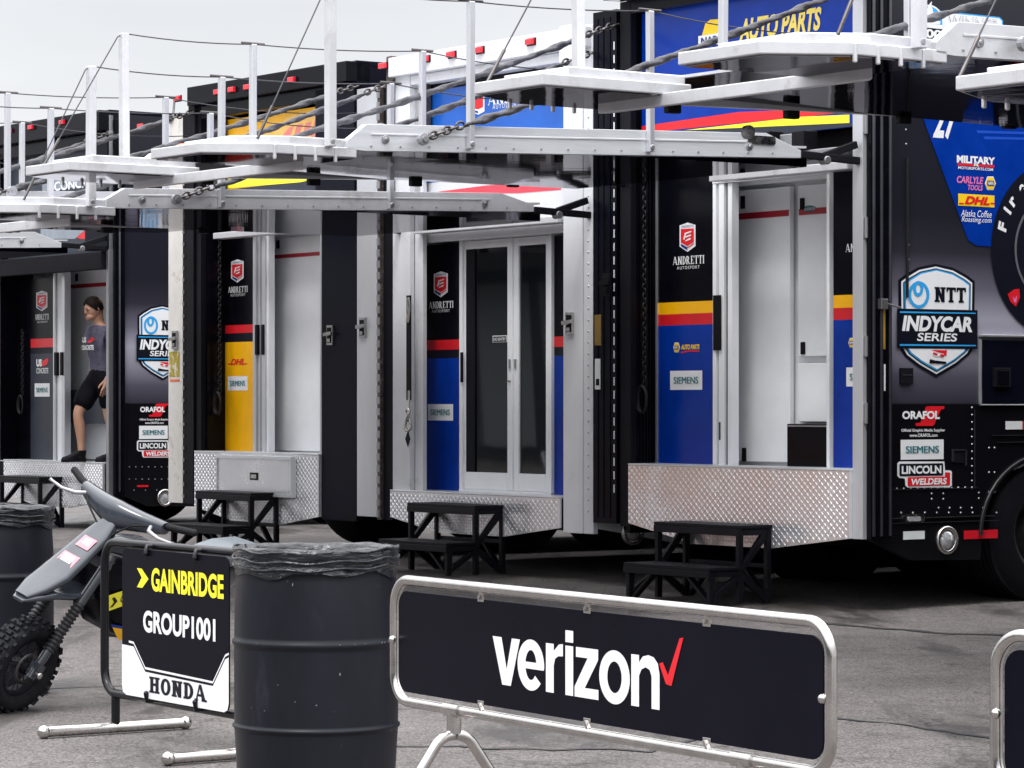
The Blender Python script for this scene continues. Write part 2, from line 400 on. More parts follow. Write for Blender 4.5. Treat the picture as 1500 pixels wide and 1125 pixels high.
# ------------------------------------------------------------------ the row of race transporters, seen from behind
UX, UY = .5859, -.8104
W = 2.66
def tframe(t, b=0.): return Frame(2.36 - .5859 * t + .8104 * b, 20.4 + .8104 * t + .5859 * b, UX, UY, 0.)

def liftgate(root, fr, pz, lint=(0.09, -.12, .13), tilt=.035, beam=ALU, ext=ALUW, posts=((1.84, 0), (3.24, 0), (4.25, 0), (1.76, 1), (3.16, 1), (4.15, 1)), ztop=4.1, under=MIRROR, seed=0, bh=.08):
    """raised tail lift of one transporter: deck, side beams, outer wings, folded ramp flap, rail posts and wires, hanging cables"""
    rnd = random.Random(seed)
    def z(L): return pz - tilt * (L - .6)
    def H(x0, x1, L0, L1, a, b):    # slab between two lengths, heights relative to the beam line
        return ([(x0, -L0, z(L0) + a), (x1, -L0, z(L0) + a), (x1, -L0, z(L0) + b), (x0, -L0, z(L0) + b)], [(x0, -L1, z(L1) + a), (x1, -L1, z(L1) + a), (x1, -L1, z(L1) + b), (x0, -L1, z(L1) + b)])
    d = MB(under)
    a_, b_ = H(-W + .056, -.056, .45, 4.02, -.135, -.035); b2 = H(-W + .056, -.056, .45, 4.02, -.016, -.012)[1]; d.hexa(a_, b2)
    d.use(ALUW).hexa(*H(-W + .06, -.06, .45, 4.02, -.011, .004))
    lg = d.build('liftgate', root)
    for sx in (0, 1):
        x1 = 0. if sx == 0 else -W + .055; x0 = x1 - .055
        m = MB(beam)
        a, b_ = -bh, bh
        side = [(.55, a), (4.0, a), (4.12, a + .01), (4.12, a + .06), (3.98, b_), (.85, b_), (.55, a + .05)]
        m.prism([(-L, z(L) + h) for L, h in side], 'x', x0, x1)
        xo = x1 + .004 if sx == 0 else x0 - .004
        for L in (1.0, 3.85):
            m.use(STEEL).lathe([(0, xo - .012), (.026, xo - .012), (.026, xo + .008), (.010, xo + .010), (.010, xo + .016), (0, xo + .016)], 12, (0, -L, z(L) - .01), 'x')
        m.use(beam).bar((xo, -.95, z(.95) + .02), (xo, -3.95, z(3.95) + .02), .004, .012)
        for k in range(16):
            L = .8 + k * .21; m.use(STEEL).box(xo - .002, xo + .003, -L - .006, -L + .006, z(L) - bh * .72, z(L) - bh * .72 + .012)
        m.build('side_beam', lg, bevel=.006)
    # outer wings with cut corners, a notch between them
    m = MB(ext)
    for sx in (0, 1):
        s_ = 1 if sx == 0 else -1; bx = 0. if sx == 0 else -W
        pl = [(bx, -4.05), (bx, -4.62), (bx - s_ * .22, -5.0), (bx - s_ * .80, -5.0), (bx - s_ * .80, -4.05)]
        zz = z(4.55)
        m.prism(pl, 'z', zz - .105, zz - .045)
        m.prism([(bx - s_ * .03, -4.05), (bx - s_ * .03, -4.5), (bx - s_ * .2, -4.8), (bx - s_ * .75, -4.8), (bx - s_ * .75, -4.05)], 'z', zz - .0445, zz + .005)
        for k in range(4):
            m.box(bx - .012 if sx == 0 else bx - .006, bx + .006 if sx == 0 else bx + .012, -4.2 - k * .14 - .01, -4.2 - k * .14 + .01, zz - .14, zz - .05)
    m.build('deck_wing', lg, bevel=.006)
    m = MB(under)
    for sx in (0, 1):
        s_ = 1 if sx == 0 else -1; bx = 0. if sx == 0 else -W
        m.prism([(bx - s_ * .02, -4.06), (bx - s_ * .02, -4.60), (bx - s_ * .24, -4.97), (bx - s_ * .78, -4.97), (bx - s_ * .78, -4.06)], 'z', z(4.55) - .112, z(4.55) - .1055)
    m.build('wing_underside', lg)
    m = MB(ext); m.prism([(-.30, -4.24), (-.36, -4.20), (-2.34, -4.20), (-2.40, -4.24)], 'z', z(4.3) - .17, z(4.3) - .105)
    m.build('ramp_flap', lg, bevel=.005)
    for k in range(4):
        m = MB(RUBBER); L = 1.0 + k * .85; m.box(-W + .0, -W + .05, -L - .045, -L + .045, z(L) - bh - .045, z(L) - bh + .01); m.build('bumper_pad', lg, bevel=.008)
    tops = {0: [], 1: []}
    for L, sx in posts:
        x = .022 if sx == 0 else -W - .022
        lean = rnd.uniform(-.012, .012); hh = .90 if L < 4 else .94
        wd = .042 if L < 4 else .055
        m = MB(POST if L < 4 else ALUW); zb = z(L) - .06; m.bar((x, -L, zb), (x + lean, -L, zb + hh), wd, wd, (1, 0, 0))
        m.use(STEEL).lathe([(0, -.026), (.018, -.026), (.018, .03), (0, .03)], 8, (x, -L, zb + .03), 'x')
        m.build('rail_post', lg, bevel=.005)
        tops[sx].append((L, Vector((x + lean, -L, zb + hh))))
    for sx in (0, 1):
        ps = [p for _, p in sorted(tops[sx], key=lambda q: -q[0])]
        if not ps: continue
        x = ps[0].x
        path = [Vector((x, -4.75, z(4.75) - .02))]
        def seg(a, b_, sag, n=7): return [a.lerp(b_, i / n) - Vector((0, 0, sag * 4 * (i / n) * (1 - i / n))) for i in range(1, n + 1)]
        path += [path[0].lerp(ps[0], .97) + Vector((0, -.03, 0)), ps[0]]
        for i in range(len(ps) - 1): path += seg(ps[i], ps[i + 1], .018)
        path += seg(ps[-1], Vector((x, .02, ps[-1].z - .02)), .05)
        m = MB(WIRE).tube(path, .0045, 5)
        for p in ps[1:]: m.use(CHAIN).tube([p + Vector((0, -.09, .006)), p + Vector((0, .09, .006))], .009, 6)
        m.use(CHAIN).tube([path[0], path[0].lerp(path[1], .22)], .009, 6)
        m.build('rail_wire', lg)
    # wrapped support cables from the deck's outer end to the head of the rear frame
    for sx in (0, 1):
        x = .035 if sx == 0 else -W - .035
        a = Vector((x, -3.62, z(3.62) - .01)); b_ = Vector((x * 1. if sx else .01, .03, ztop)); dv = (b_ - a); ln = dv.length; u = dv.normalized()
        m = MB(ROPE); n = 90; st, en = .34, ln - .30
        side = u.cross(Vector((1, 0, 0))).normalized()
        vs = []; kk = 14; n = 150
        for i in range(n + 1):
            q = st + (en - st) * i / n; c0 = a + u * q + Vector((0, 0, -.035 * math.sin(math.pi * q / ln)))
            taper = .55 + .45 * min(1, i / 8, (n - i) / 8); base = .020 + .003 * math.sin(q * 9 + seed) + .002 * math.sin(q * 23 + seed)
            for j in range(kk):
                th = 2 * math.pi * j / kk; r_ = taper * base * (1 + .55 * abs(math.cos(1.0 * th - q * 15)) - .30 + .07 * math.sin(q * 61 + th * 3))
                vs.append(c0 + (Vector((1, 0, 0)) * math.cos(th) + side * math.sin(th)) * r_)
        m.add(vs, [(i * kk + j, i * kk + (j + 1) % kk, (i + 1) * kk + (j + 1) % kk, (i + 1) * kk + j) for i in range(n) for j in range(kk)], True)
        m.use(CHAIN)
        for base, sg in ((a, 1), (b_, -1)):
            for k in range(6):
                m.link(base + u * sg * (.05 + k * .052), u, .022, .0085, k % 2)
        m.use(STEEL).lathe([(0, x - .02), (.036, x - .02), (.036, x + .012), (.016, x + .014), (.016, x + .024), (0, x + .024)], 12, tuple(a), 'x')
        m.build('support_cable', lg)
    # folding arm at the inner end
    for x in (-.045, -W + .045):
        m = MB(MATTE)
        m.bar((x, -.52, z(.6) - .05), (x, .02, z(.6) - .07), .045, .05); m.bar((x, -.30, z(.6) - .05), (x, -.02, z(.6) + .04), .04, .05)
        m.use(STEEL).lathe([(0, x - .035), (.03, x - .035), (.03, x + .035), (0, x + .035)], 10, (0, -.3, z(.6) - .08), 'x')
        m.build('folding_arm', lg, bevel=.006)
    if lint:
        m = MB(ALUW); m.box(lint[0], lint[1], -.03, .10, pz - lint[2] - .055, pz - lint[2]); m.build('lintel_bar', lg, bevel=.006)
    return lg

def kick_plate(root, poly, d=0., name='kick_plate'):
    """diamond tread plate: polygon in (x, z) with raised lozenges"""
    m = MB(PLATE); m.prism(poly, 'y', d - .03, d)
    def inside(x, z):
        c = False; n = len(poly)
        for i in range(n):
            x0, z0 = poly[i]; x1, z1 = poly[(i + 1) % n]
            if (z0 > z) != (z1 > z) and x < (x1 - x0) * (z - z0) / (z1 - z0) + x0: c = not c
        return c
    x0 = min(p[0] for p in poly); x1 = max(p[0] for p in poly); z0 = min(p[1] for p in poly); z1 = max(p[1] for p in poly)
    pt = .030; pz_ = .025; y = d - .0305; i = 0
    z = z0 + pz_ / 2
    while z < z1:
        x = x0 + pt / 2 + (0 if i % 2 == 0 else 0); j = 0
        while x < x1:
            a = R(45) if (i + j) % 2 == 0 else R(-45)
            l, wd, h = .0150, .0040, .0034; ca, sa = math.cos(a), math.sin(a)
            P = [(l, 0), (0, wd), (-l, 0), (0, -wd)]
            if all(inside(x + px_ * ca, z + px_ * sa) for px_ in (-.017, .017)):
                q = [(x + u * ca - v * sa, y, z + u * sa + v * ca) for u, v in P]
                t1 = (x + .007 * ca, y - h, z + .007 * sa); t2 = (x - .007 * ca, y - h, z - .007 * sa)
                m.add(q + [t1, t2], [(0, 1, 4), (1, 5, 4), (1, 2, 5), (2, 3, 5), (3, 4, 5), (3, 0, 4)])
            x += pt; j += 1
        z += pz_; i += 1
    o = m.build(name, root)
    m = MB(ALU); xs_ = [p for p in poly]
    zt = max(p[1] for p in poly)
    m.box(x0, x1, d - .034, d + .26, zt + .001, zt + .014); m.build('sill', root, bevel=.003)
    return o

def stripes(root, name, x0, x1, d, rows, th=.035):
    """one coloured wall panel: rows of (z0, z1, material)"""
    m = MB(MATTE); m.box(x0, x1, d, d + th, rows[0][0], rows[-1][1])
    for z0, z1, mm in rows: m.use(mm).add([(x0, d - .001, z0), (x1, d - .001, z0), (x1, d - .001, z1), (x0, d - .001, z1)], [(0, 1, 2, 3)])
    return m.build(name, root, recalc=False)

def body(root, roof, floor, wallm, d0, z_open, roofm=None, length=13., right=True):
    m = MB(wallm)
    m.box(-W, -W + .05, .06, length, .45, roof - .04); m.use(roofm or wallm).box(-W, 0, .0, length, roof - .04, roof); m.use(wallm)
    m.box(-W + .05, -.05, length - .05, length, .45, roof - .04)
    m.use(MATTE).box(-W + .06, -.06, .02, length - .06, floor - .16, floor - .012)
    m.use(MATTE).box(-W + .25, -.25, 4.2, length - 1, .32, floor - .17)
    m.box(-W + .3, -.3, .3, 1.0, .62, floor - .17)
    m.box(-1.9, -.75, .4, 4.1, .42, .62)
    m.use(CABIN).box(-W + .07, -.07, .03, 2.9, floor - .011, floor - .002)  # pale floor sheet added to bounce light into the room
    # inner ceiling and room behind the rear wall
    m.use(CABIN).box(-W + .06, -.06, d0 + .05, 3.0, z_open + .06, z_open + .10)
    m.box(-W + .06, -W + .09, d0 + .05, 3.0, floor, z_open + .06); m.box(-.09, -.06, d0 + .05, 3.0, floor, z_open + .06)
    m.box(-W + .09, -.09, 3.0, 3.04, floor, z_open + .06)
    return m.build('body', root, bevel=.008)

DARKRIM = mat('dark_wheel_rim', (.012, .012, .015), .4, .3, var=.3)
def wheels(root, ys_=(1.75, 3.0)):
    for y in ys_:
        for sx in (0, 1):
            xo = -.02 if sx == 0 else -W + .02; s_ = -1 if sx == 0 else 1; rr = .50
            prof = [(.30, xo), (.44, xo + s_ * .0), (.49, xo + s_ * .03), (.50, xo + s_ * .06)]
            for k in range(9): prof += [(.50, xo + s_ * (.06 + k * .05)), (.488, xo + s_ * (.068 + k * .05)), (.488, xo + s_ * (.085 + k * .05)), (.50, xo + s_ * (.092 + k * .05))]
            prof += [(.49, xo + s_ * .53), (.44, xo + s_ * .56), (.30, xo + s_ * .56)]
            wz = gz((root.location.y + y * .5859)) + .49
            t = MB(MATTE).lathe(prof, 40, (0, y, wz), 'x').build('wheel', root)
            MB(DARKRIM).lathe([(.30, xo + s_ * .01), (.27, xo + s_ * .02), (.24, xo + s_ * .12), (.10, xo + s_ * .12), (.09, xo + s_ * .02), (0, xo + s_ * .02)], 24, (0, y, wz), 'x').build('rim', t)

def side_panel(root, roof, m_, bottom=None):
    pl = [(.06, .50), (.45, .345), (1.10, .33), (1.12, .55)]
    for k in range(9):
        a = R(180 - 10 * k); pl.append((1.75 + .63 * math.cos(a), .50 + .53 * math.sin(a)))
    pl += [(3.0 + .63 * math.cos(R(90 - 10 * k)), .50 + .53 * math.sin(R(90 - 10 * k))) for k in range(10)] + [(3.65, .33), (13, .33), (13, roof - .042), (.06, roof - .042)]
    m = MB(m_); m.prism(pl, 'x', -.05, 0); return m.build('side_panel', root)

def marker_lights(root, d, z, xs_, ln=.095):
    for x in xs_:
        m = MB(LAMPR); m.box(x - ln / 2, x + ln / 2, d - .035, d, z - .022, z + .022); m.use(MATTE).box(x - ln / 2 - .012, x + ln / 2 + .012, d - .008, d + .001, z - .03, z + .03); m.build('marker_light', root, bevel=.008)

def andretti(fr, root, d, cx, ytop, hs, ywx, wname, ysub=None):
    """team shield with name below; all measured in photo pixels on the wall plane. cx centre, ytop shield top, hs shield height"""
    D_ = Decal(fr, 'y', d); w_ = hs * .27
    def sh(k, dy=0): return [(cx - w_ * k, ytop + hs * (.10 + dy)), (cx, ytop + hs * (.0 + dy)), (cx + w_ * k, ytop + hs * (.08 + dy)), (cx + w_ * k, ytop + hs * .80), (cx, ytop + hs * (1 - dy * .6)), (cx - w_ * k, ytop + hs * .82)]
    D_.poly(sh(1), DECALW, 1)
    D_.poly([(cx - w_ * .82, ytop + hs * .22), (cx + w_ * .82, ytop + hs * .20), (cx + w_ * .82, ytop + hs * .66), (cx, ytop + hs * .80), (cx - w_ * .82, ytop + hs * .68)], DECALR, 2)
    D_.poly([(cx - w_ * .82, ytop + hs * .72), (cx, ytop + hs * .84), (cx, ytop + hs * .95), (cx - w_ * .82, ytop + hs * .80)], DECALV, 2)
    D_.poly([(cx + w_ * .82, ytop + hs * .70), (cx, ytop + hs * .84), (cx, ytop + hs * .88), (cx + w_ * .82, ytop + hs * .74)], DECALR, 2)
    for k in range(3):
        y = ytop + hs * (.30 + .12 * k); D_.poly([(cx - w_ * .35 + k, y + hs * .06), (cx + w_ * (.55 - .1 * k), y - hs * .02), (cx + w_ * .5, y + hs * .03), (cx - w_ * .3, y + hs * .11)], DECALW, 3)
    D_.poly([(cx - w_ * .5, ytop + hs * .56), (cx - w_ * .3, ytop + hs * .40), (cx - w_ * .12, ytop + hs * .40), (cx - w_ * .35, ytop + hs * .60)], DECALW, 3)
    D_.text('ANDRETTI', cx - w_ * .75, cx + w_ * .75, ytop + hs * .09, ytop + hs * .17, DECALV, 2)
    D_.serif('ANDRETTI', *wname, DECALW, 1, st=.20, th=.06, gap=.10, sl=.07)
    if ysub: D_.text('AUTOSPORT', *ysub, DECALW, 1, space=1.35)
    D_.build('team_emblem', root)

def siemens(D_, x0, x1, y0, y1):
    D_.rect(x0, x1, y0, y1, DECALW, 1); w_ = x1 - x0; h = y1 - y0
    D_.text('SIEMENS', x0 + .12 * w_, x1 - .12 * w_, y0 + h * .32, y1 - h * .32, DECALT, 2, dbl=.007)

def indycar(fr, root, d, ox, oy, k=1.0, name='series_emblem'):
    """shield emblem on the side; drawn at full size with its black band's left end at ox, oy in the photo"""
    D_ = Decal(fr, 'x', d)
    def T(p): return (ox + (p[0] - 1312) * k, oy + (p[1] - 455) * k)
    def pl(pts, m, l): D_.poly([T(p) for p in pts], m, l)
    def shield(g):
        top = [(1317 + g, 411 + g * .6), (1326 + g * .8, 404 + g * .8), (1345 + g * .3, 393 + g), (1370, 388 + g), (1396 - g * .3, 394 + g), (1416 - g * .8, 405 + g * .8), (1426 - g, 413 + g * .6)]
        bot = [(1425 - g, 508 - g * .3), (1418 - g * .9, 519 - g * .5), (1400 - g * .5, 534 - g * .9), (1371, 551 - g * 1.2), (1345 + g * .5, 536 - g * .9), (1326 + g * .9, 521 - g * .5), (1318 + g, 508 - g * .3)]
        return top + bot
    pl(shield(-1.5), DECALK, 1); pl(shield(2.5), DECALW, 2); pl(shield(5), DECALK, 3); pl(shield(6.5), DECALB, 4); pl(shield(8.5), DECALW, 5)
    def r(x0, x1, y0, y1, m, l, f=.0): pl([(x0, y0), (x1, y0 + f * (x1 - x0)), (x1, y1 + f * .6 * (x1 - x0)), (x0, y1)], m, l)
    r(1312, 1430, 452, 510, DECALK, 6, .02); r(1316, 1427, 456, 458.5, DECALB, 7, .02); r(1316, 1427, 504, 506.5, DECALB, 7, .012)
    def tx(t, x0, x1, y0, y1, m, l, b, sh_):
        a = T((x0, y0)); b_ = T((x1, y1)); D_.text(t, a[0], b_[0], a[1], b_[1], m, l, bold=b, shear=sh_)
    tx('INDYCAR', 1319, 1422, 463, 486, DECALW, 7, .045, .18); tx('SERIES', 1341, 1400, 488, 500, DECALW, 7, .02, .12)
    a = T((1367, 421)); b_ = T((1413, 443)); D_.serif('NTT', a[0], b_[0], a[1], b_[1], DECALK, 6, st=.27, th=.13, gap=.06, sl=.09)
    def el(cx, cy, rx, ry, n=28, a0=0): return [T((cx + rx * math.cos(2 * math.pi * i / n + a0), cy + ry * math.sin(2 * math.pi * i / n + a0))) for i in range(n)]
    D_.ring(el(1344, 432, 15.6, 20), el(1344, 432, 11.2, 15), DECALB, 6)
    D_.ring(el(1343, 423, 7.5, 11.5), el(1343, 423, 3.2, 6.5), DECALB, 6.2)
    pl([(1360, 512), (1385, 513), (1384, 533), (1359, 532)], DECALW, 6); pl([(1362, 512.5), (1385, 513), (1384, 522), (1378, 518)], DECALR, 7); pl([(1359, 532), (1360, 526), (1368, 528), (1384, 530), (1384, 533)], DECALK, 7)
    r(1366, 1380, 518, 522, DECALW, 7.5); pl([(1364, 516), (1371, 518), (1370, 521), (1364, 519)], DECALR, 8); pl([(1374, 519), (1381, 519), (1380, 523), (1375, 522)], DECALR, 8)
    D_.build(name, root)
    return T

def lower_side(fr, root, T, d, clip=None):
    D_ = Decal(fr, 'x', d)
    def bx(x0, x1, y0, y1):
        a = T((x0, y0)); b_ = T((x1, y1)); return a[0], b_[0], a[1], b_[1]
    D_.poly([T(p) for p in [(1356, 596), (1361, 595), (1383, 595), (1383, 599), (1378, 600), (1368, 622), (1366, 624), (1341, 624), (1341, 620), (1348, 619)]], DECALR, 1)
    D_.text('ORAFOL', *bx(1321, 1376, 602, 614), DECALW, 2, bold=.045)
    D_.text('Official Graphic Media Supplier', *bx(1320, 1384, 628, 633.5), DECALW, 1, bold=.02); D_.text('www.ORAFOL.com', *bx(1332, 1373, 635, 640), DECALW, 1, bold=.02)
    siemens(D_, *bx(1319, 1382, 644, 673))
    D_.poly([T(p) for p in [(1317, 676), (1383, 676), (1384, 689), (1392, 689), (1394, 691), (1394, 711), (1391, 714), (1329, 714), (1326, 711), (1325, 701), (1317, 700), (1314, 697), (1314, 679)]], DECALW, 1)
    D_.rect(*bx(1317, 1381, 679, 697), DECALK, 2, .01); D_.rect(*bx(1329, 1391, 698.5, 711.5), DECALR, 2, .01); D_.rect(*bx(1383.5, 1391, 692, 698.7), DECALR, 2.3, .0)
    D_.text('LINCOLN', *bx(1320, 1378, 682, 694), DECALW, 3, bold=.04); D_.text('WELDERS', *bx(1334, 1386, 700.5, 710), DECALW, 3, bold=.035, shear=.15)
    return D_.build('sponsor_decals', root)

def side_fade():  # colour ramp over height: palest at mid side, black below a sharp edge
    m = D.materials.new('side_height_fade'); m.use_nodes = True; n = m.node_tree; b = n.nodes['Principled BSDF']
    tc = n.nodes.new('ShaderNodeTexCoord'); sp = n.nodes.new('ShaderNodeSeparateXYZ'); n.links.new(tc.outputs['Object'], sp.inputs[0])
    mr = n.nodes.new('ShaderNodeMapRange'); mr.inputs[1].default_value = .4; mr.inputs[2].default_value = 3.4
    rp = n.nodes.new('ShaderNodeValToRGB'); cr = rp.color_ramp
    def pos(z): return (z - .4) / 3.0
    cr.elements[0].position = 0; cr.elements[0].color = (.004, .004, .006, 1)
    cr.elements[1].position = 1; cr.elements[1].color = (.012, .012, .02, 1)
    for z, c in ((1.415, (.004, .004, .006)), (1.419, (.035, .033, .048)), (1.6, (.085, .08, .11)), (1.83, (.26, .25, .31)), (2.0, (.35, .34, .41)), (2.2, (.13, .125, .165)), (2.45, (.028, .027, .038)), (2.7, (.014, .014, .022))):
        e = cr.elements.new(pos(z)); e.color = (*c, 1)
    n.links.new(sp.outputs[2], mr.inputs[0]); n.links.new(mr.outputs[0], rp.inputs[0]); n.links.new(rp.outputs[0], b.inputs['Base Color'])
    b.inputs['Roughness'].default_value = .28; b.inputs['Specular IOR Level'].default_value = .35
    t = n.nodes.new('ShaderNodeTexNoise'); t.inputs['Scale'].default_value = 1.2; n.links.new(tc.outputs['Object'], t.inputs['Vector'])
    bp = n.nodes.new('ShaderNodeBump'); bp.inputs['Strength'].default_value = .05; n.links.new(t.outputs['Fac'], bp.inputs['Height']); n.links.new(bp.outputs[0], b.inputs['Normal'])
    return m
SIDE_FADE = side_fade()
def latch(root, x, y, z, m=CHROME, ax='y'):
    q = MB(m)
    q.box(x - .045, x + .045, y - .02, y, z - .085, z + .085); q.use(MATTE).box(x - .032, x + .032, y - .024, y - .0195, z - .065, z + .065)
    q.use(m).bar((x - .05, y - .045, z + .005), (x + .06, y - .04, z + .015), .018, .03); q.box(x - .01, x + .01, y - .045, y - .02, z - .01, z + .02)
    q.box(x - .02, x + .02, y - .03, y - .02, z - .06, z - .03)
    return q.build('door_latch', root, bevel=.004)
def root_of(fr, label):
    o = empty('race_transporter', fr.o, fr.rz); return tag(o, label, 'race transporter', 'transporters parked in a row')
DCHAIN = mat('black_chain', (.02, .02, .022), .45, .6, var=.4)
def chain_hang(root, x, y, z0, z1, m=None):
    q = MB(m or DCHAIN); z = z0; k = 0
    while z > z1: q.link((x, y, z), (0, 0, 1), .016, .006, k % 2); z -= .036; k += 1
    for t in range(2): q.tube([(x + .05 * math.sin(a) * (1 + .3 * t), y - .02 - .01 * t, z - .08 + .10 * math.cos(a)) for a in [i * .42 for i in range(15)]], .012, 6, closed=True)
    q.build('tie_chain', root)

# ------------------------------------------------------------------ unseen garages added across the lane, behind the camera: what the paint, glass and plates mirror
def garages():
    fr = Frame(2.36 - .8104 * 27, 20.4 - .5859 * 27, UX, UY); root = empty('added_garage_building', fr.o, fr.rz); tag(root, 'unseen long low garage building added across the lane for the transporters to mirror', 'building')
    SID = mat('grey_siding', (.07, .075, .085), .7, var=.15); DRK = mat('garage_dark', (.012, .012, .016), .7)
    m = MB(SID); m.box(-60, 60, -6, 0, 0, 4.4); m.build('wall', root)
    m = MB(DRK); m.box(-61, 61, -7, 1.6, 4.41, 4.9); m.build('roof', root)
    for k in range(15):
        x = -56 + k * 8
        c = MB((DRK, DRK, DRK, DRK, NAVY)[k % 5]); c.box(x, x + 3.6, .0, .06, .02, 3.0); c.build('garage_door', root)
    for k in range(14):
        x = -50.6 + k * 8; MB(mat('pale_sheet', (.42, .44, .46), .6, var=.1)).box(x - .8, x + 1.6, .0, .08, .4, 4.2).build('wall_sheet', root)  # pale sheets added to put bright bands into the mirrored wall
garages()

# ------------------------------------------------------------------ sealed cracks in the asphalt
def seam(pts, wd, seed):
    rnd = random.Random(seed); m = MB(mat('tar', (.022, .021, .023), .55, var=.3)); L = []
    for i in range(len(pts) - 1):
        a, b = Vector(pts[i]), Vector(pts[i + 1]); n = max(2, int((b - a).length / .12))
        for k in range(n): L.append(a.lerp(b, k / n) + Vector((rnd.uniform(-.015, .015), rnd.uniform(-.05, .05), 0)))
    vs = []
    for i, p in enumerate(L):
        d = (L[min(i + 1, len(L) - 1)] - L[max(i - 1, 0)]).normalized(); s_ = Vector((-d.y, d.x, 0)); w_ = wd * rnd.uniform(.5, 1.25)
        for q in (p - s_ * w_, p + s_ * w_): vs.append((q.x, q.y, gz(q.y) + .004))
    m.add(vs, [(2 * i, 2 * i + 2, 2 * i + 3, 2 * i + 1) for i in range(len(L) - 1)])
    tag(m.build('tar_seam', recalc=False), kind='structure')
seam([(-.6, 12.55, 0), (.55, 12.35, 0), (1.3, 13.75, 0), (1.75, 13.3, 0), (2.2, 12.5, 0), (3.2, 11.9, 0)], .020, 1)
seam([(1.9, 19.6, 0), (2.6, 18.7, 0), (3.5, 18.2, 0), (4.6, 17.2, 0)], .045, 2)
seam([(-4.0, 15.2, 0), (-2.6, 14.9, 0), (-1.3, 15.4, 0)], .014, 3)
# ------------------------------------------------------------------ T4: black transporter with blue doors, the closest one
d0 = .24
def pz_l(px, py, pz): return pz - fr.py(px, py, -.03)[1] - .027
fr = tframe(0.); F4 = fr
def X(p, d=0.): return fr.py(p, 500, d)[0]
def Z(p, q, d=0.): return fr.py(p, q, d)[1]
T4 = root_of(fr, 'black transporter with blue door panels under yellow and red stripes, series emblem fully seen')
FL = .958; RF = 4.52
body(T4, RF, FL, BLACK, d0, 3.10)
side_panel(T4, RF, SIDE_FADE); wheels(T4)
m = MB(DARKRIM)
m.tube([(0.012, 1.75 + .66 * math.cos(R(a)), .50 + .56 * math.sin(R(a))) for a in range(180, 85, -8)] + [(0.012, 3.0 + .66 * math.cos(R(a)), .50 + .56 * math.sin(R(a))) for a in range(88, 0, -8)], .016, 6)
m.build('fender_trim', T4)
m = MB(SILVER); m.box(-.10, .0, .0, .055, .50, 4.4); m.use(BLACK).box(-.10, 0, .056, .06, .5, 4.4); m.build('corner_post', T4, bevel=.006)
m = MB(MATTE); m.box(-W, -W + .13, 0, .06, .5, 4.4); m.build('corner_post', T4, bevel=.006)
MB(BLACK).box(-.08, -.05, .06, d0, FL, 4.4).build('jamb', T4)
m = MB(BLACK); m.box(-W + .05, -W + .08, .06, d0, FL, 4.4)
for k in range(5): m.use(MATTE).box(-W + .081, -W + .10, .09 + .03 * k, .10 + .03 * k, FL, 4.4)
m.build('jamb', T4)
for z in (1.35, 1.8, 2.6, 3.3):
    m = MB(STEEL); m.box(-.02, .012, .005, .05, z - .06, z + .06); m.lathe([(0, z - .07), (.014, z - .07), (.014, z + .07), (0, z + .07)], 10, (.014, .02, 0)); m.build('hinge', T4)
# folded rear doors
m = MB(BLACK); m.box(.006, .05, .03, .215, .50, 4.4); m.use(WIRE)
for y in (.05, .12, .20): m.tube([(.056, y, .52), (.056, y, 4.3)], .012, 6)
m.use(mat('ochre_strap', (.34, .20, .02), .6, var=.3)).box(.050, .054, .135, .158, 1.78, 2.12); m.use(REFW).box(.050, .054, .145, .160, 1.50, 1.68); m.use(STEEL).box(.05, .09, .09, .15, 2.05, 2.12); m.bar((.07, .10, 2.1), (.10, .26, 2.06), .012, .012)
m.build('door_leaf', T4, bevel=.005)
m = MB(BLACK); m.box(-W - .30, -W - .015, -.02, .03, .52, 4.35); m.use(NAVY)
for x in (-W - .27, -W - .20, -W - .12): m.box(x, x + .035, -.026, -.0205, .56, 4.3)
m.use(DECALW)
for k in range(34): m.box(-W - .045, -W - .035, -.024, -.0195, .75 + k * .10, .81 + k * .10)
m.use(mat('ochre_tape', (.22, .13, .02), .5, var=.2)).box(-W - .27, -W - .19, -.030, -.0265, 1.85, 2.08); m.use(REFW).box(-W - .265, -W - .20, -.030, -.0265, 1.52, 1.75)
m.use(MATTE).box(-W - .25, -W - .21, -.032, -.0305, 1.55, 1.60)
m.build('door_leaf', T4, bevel=.004)
# rear wall
zt = 3.12; zy1, zy0, zr0 = Z(1005, 442, d0), Z(1005, 459.5, d0), Z(1005, 476, d0)
rows = [(FL, zr0, BLUE), (zr0, zy0, RED), (zy0, zy1, YEL), (zy1, zt, BLACK)]
stripes(T4, 'wall_panel', X(964, d0), X(1046, d0), d0, rows)
stripes(T4, 'wall_panel', X(1221, d0), -.08, d0, rows)
m = MB(MATTE); m.box(-W + .08, X(964, d0) - .002, d0 + .005, d0 + .04, FL, zt); m.box(-W + .08, -.08, d0 + .01, d0 + .05, zt + .001, 3.3)
m.build('wall_backing', T4)
m = MB(POST); m.box(X(963, d0) - .008, X(963, d0) + .012, d0 - .012, d0 - .002, FL, zt); m.build('edge_trim', T4)
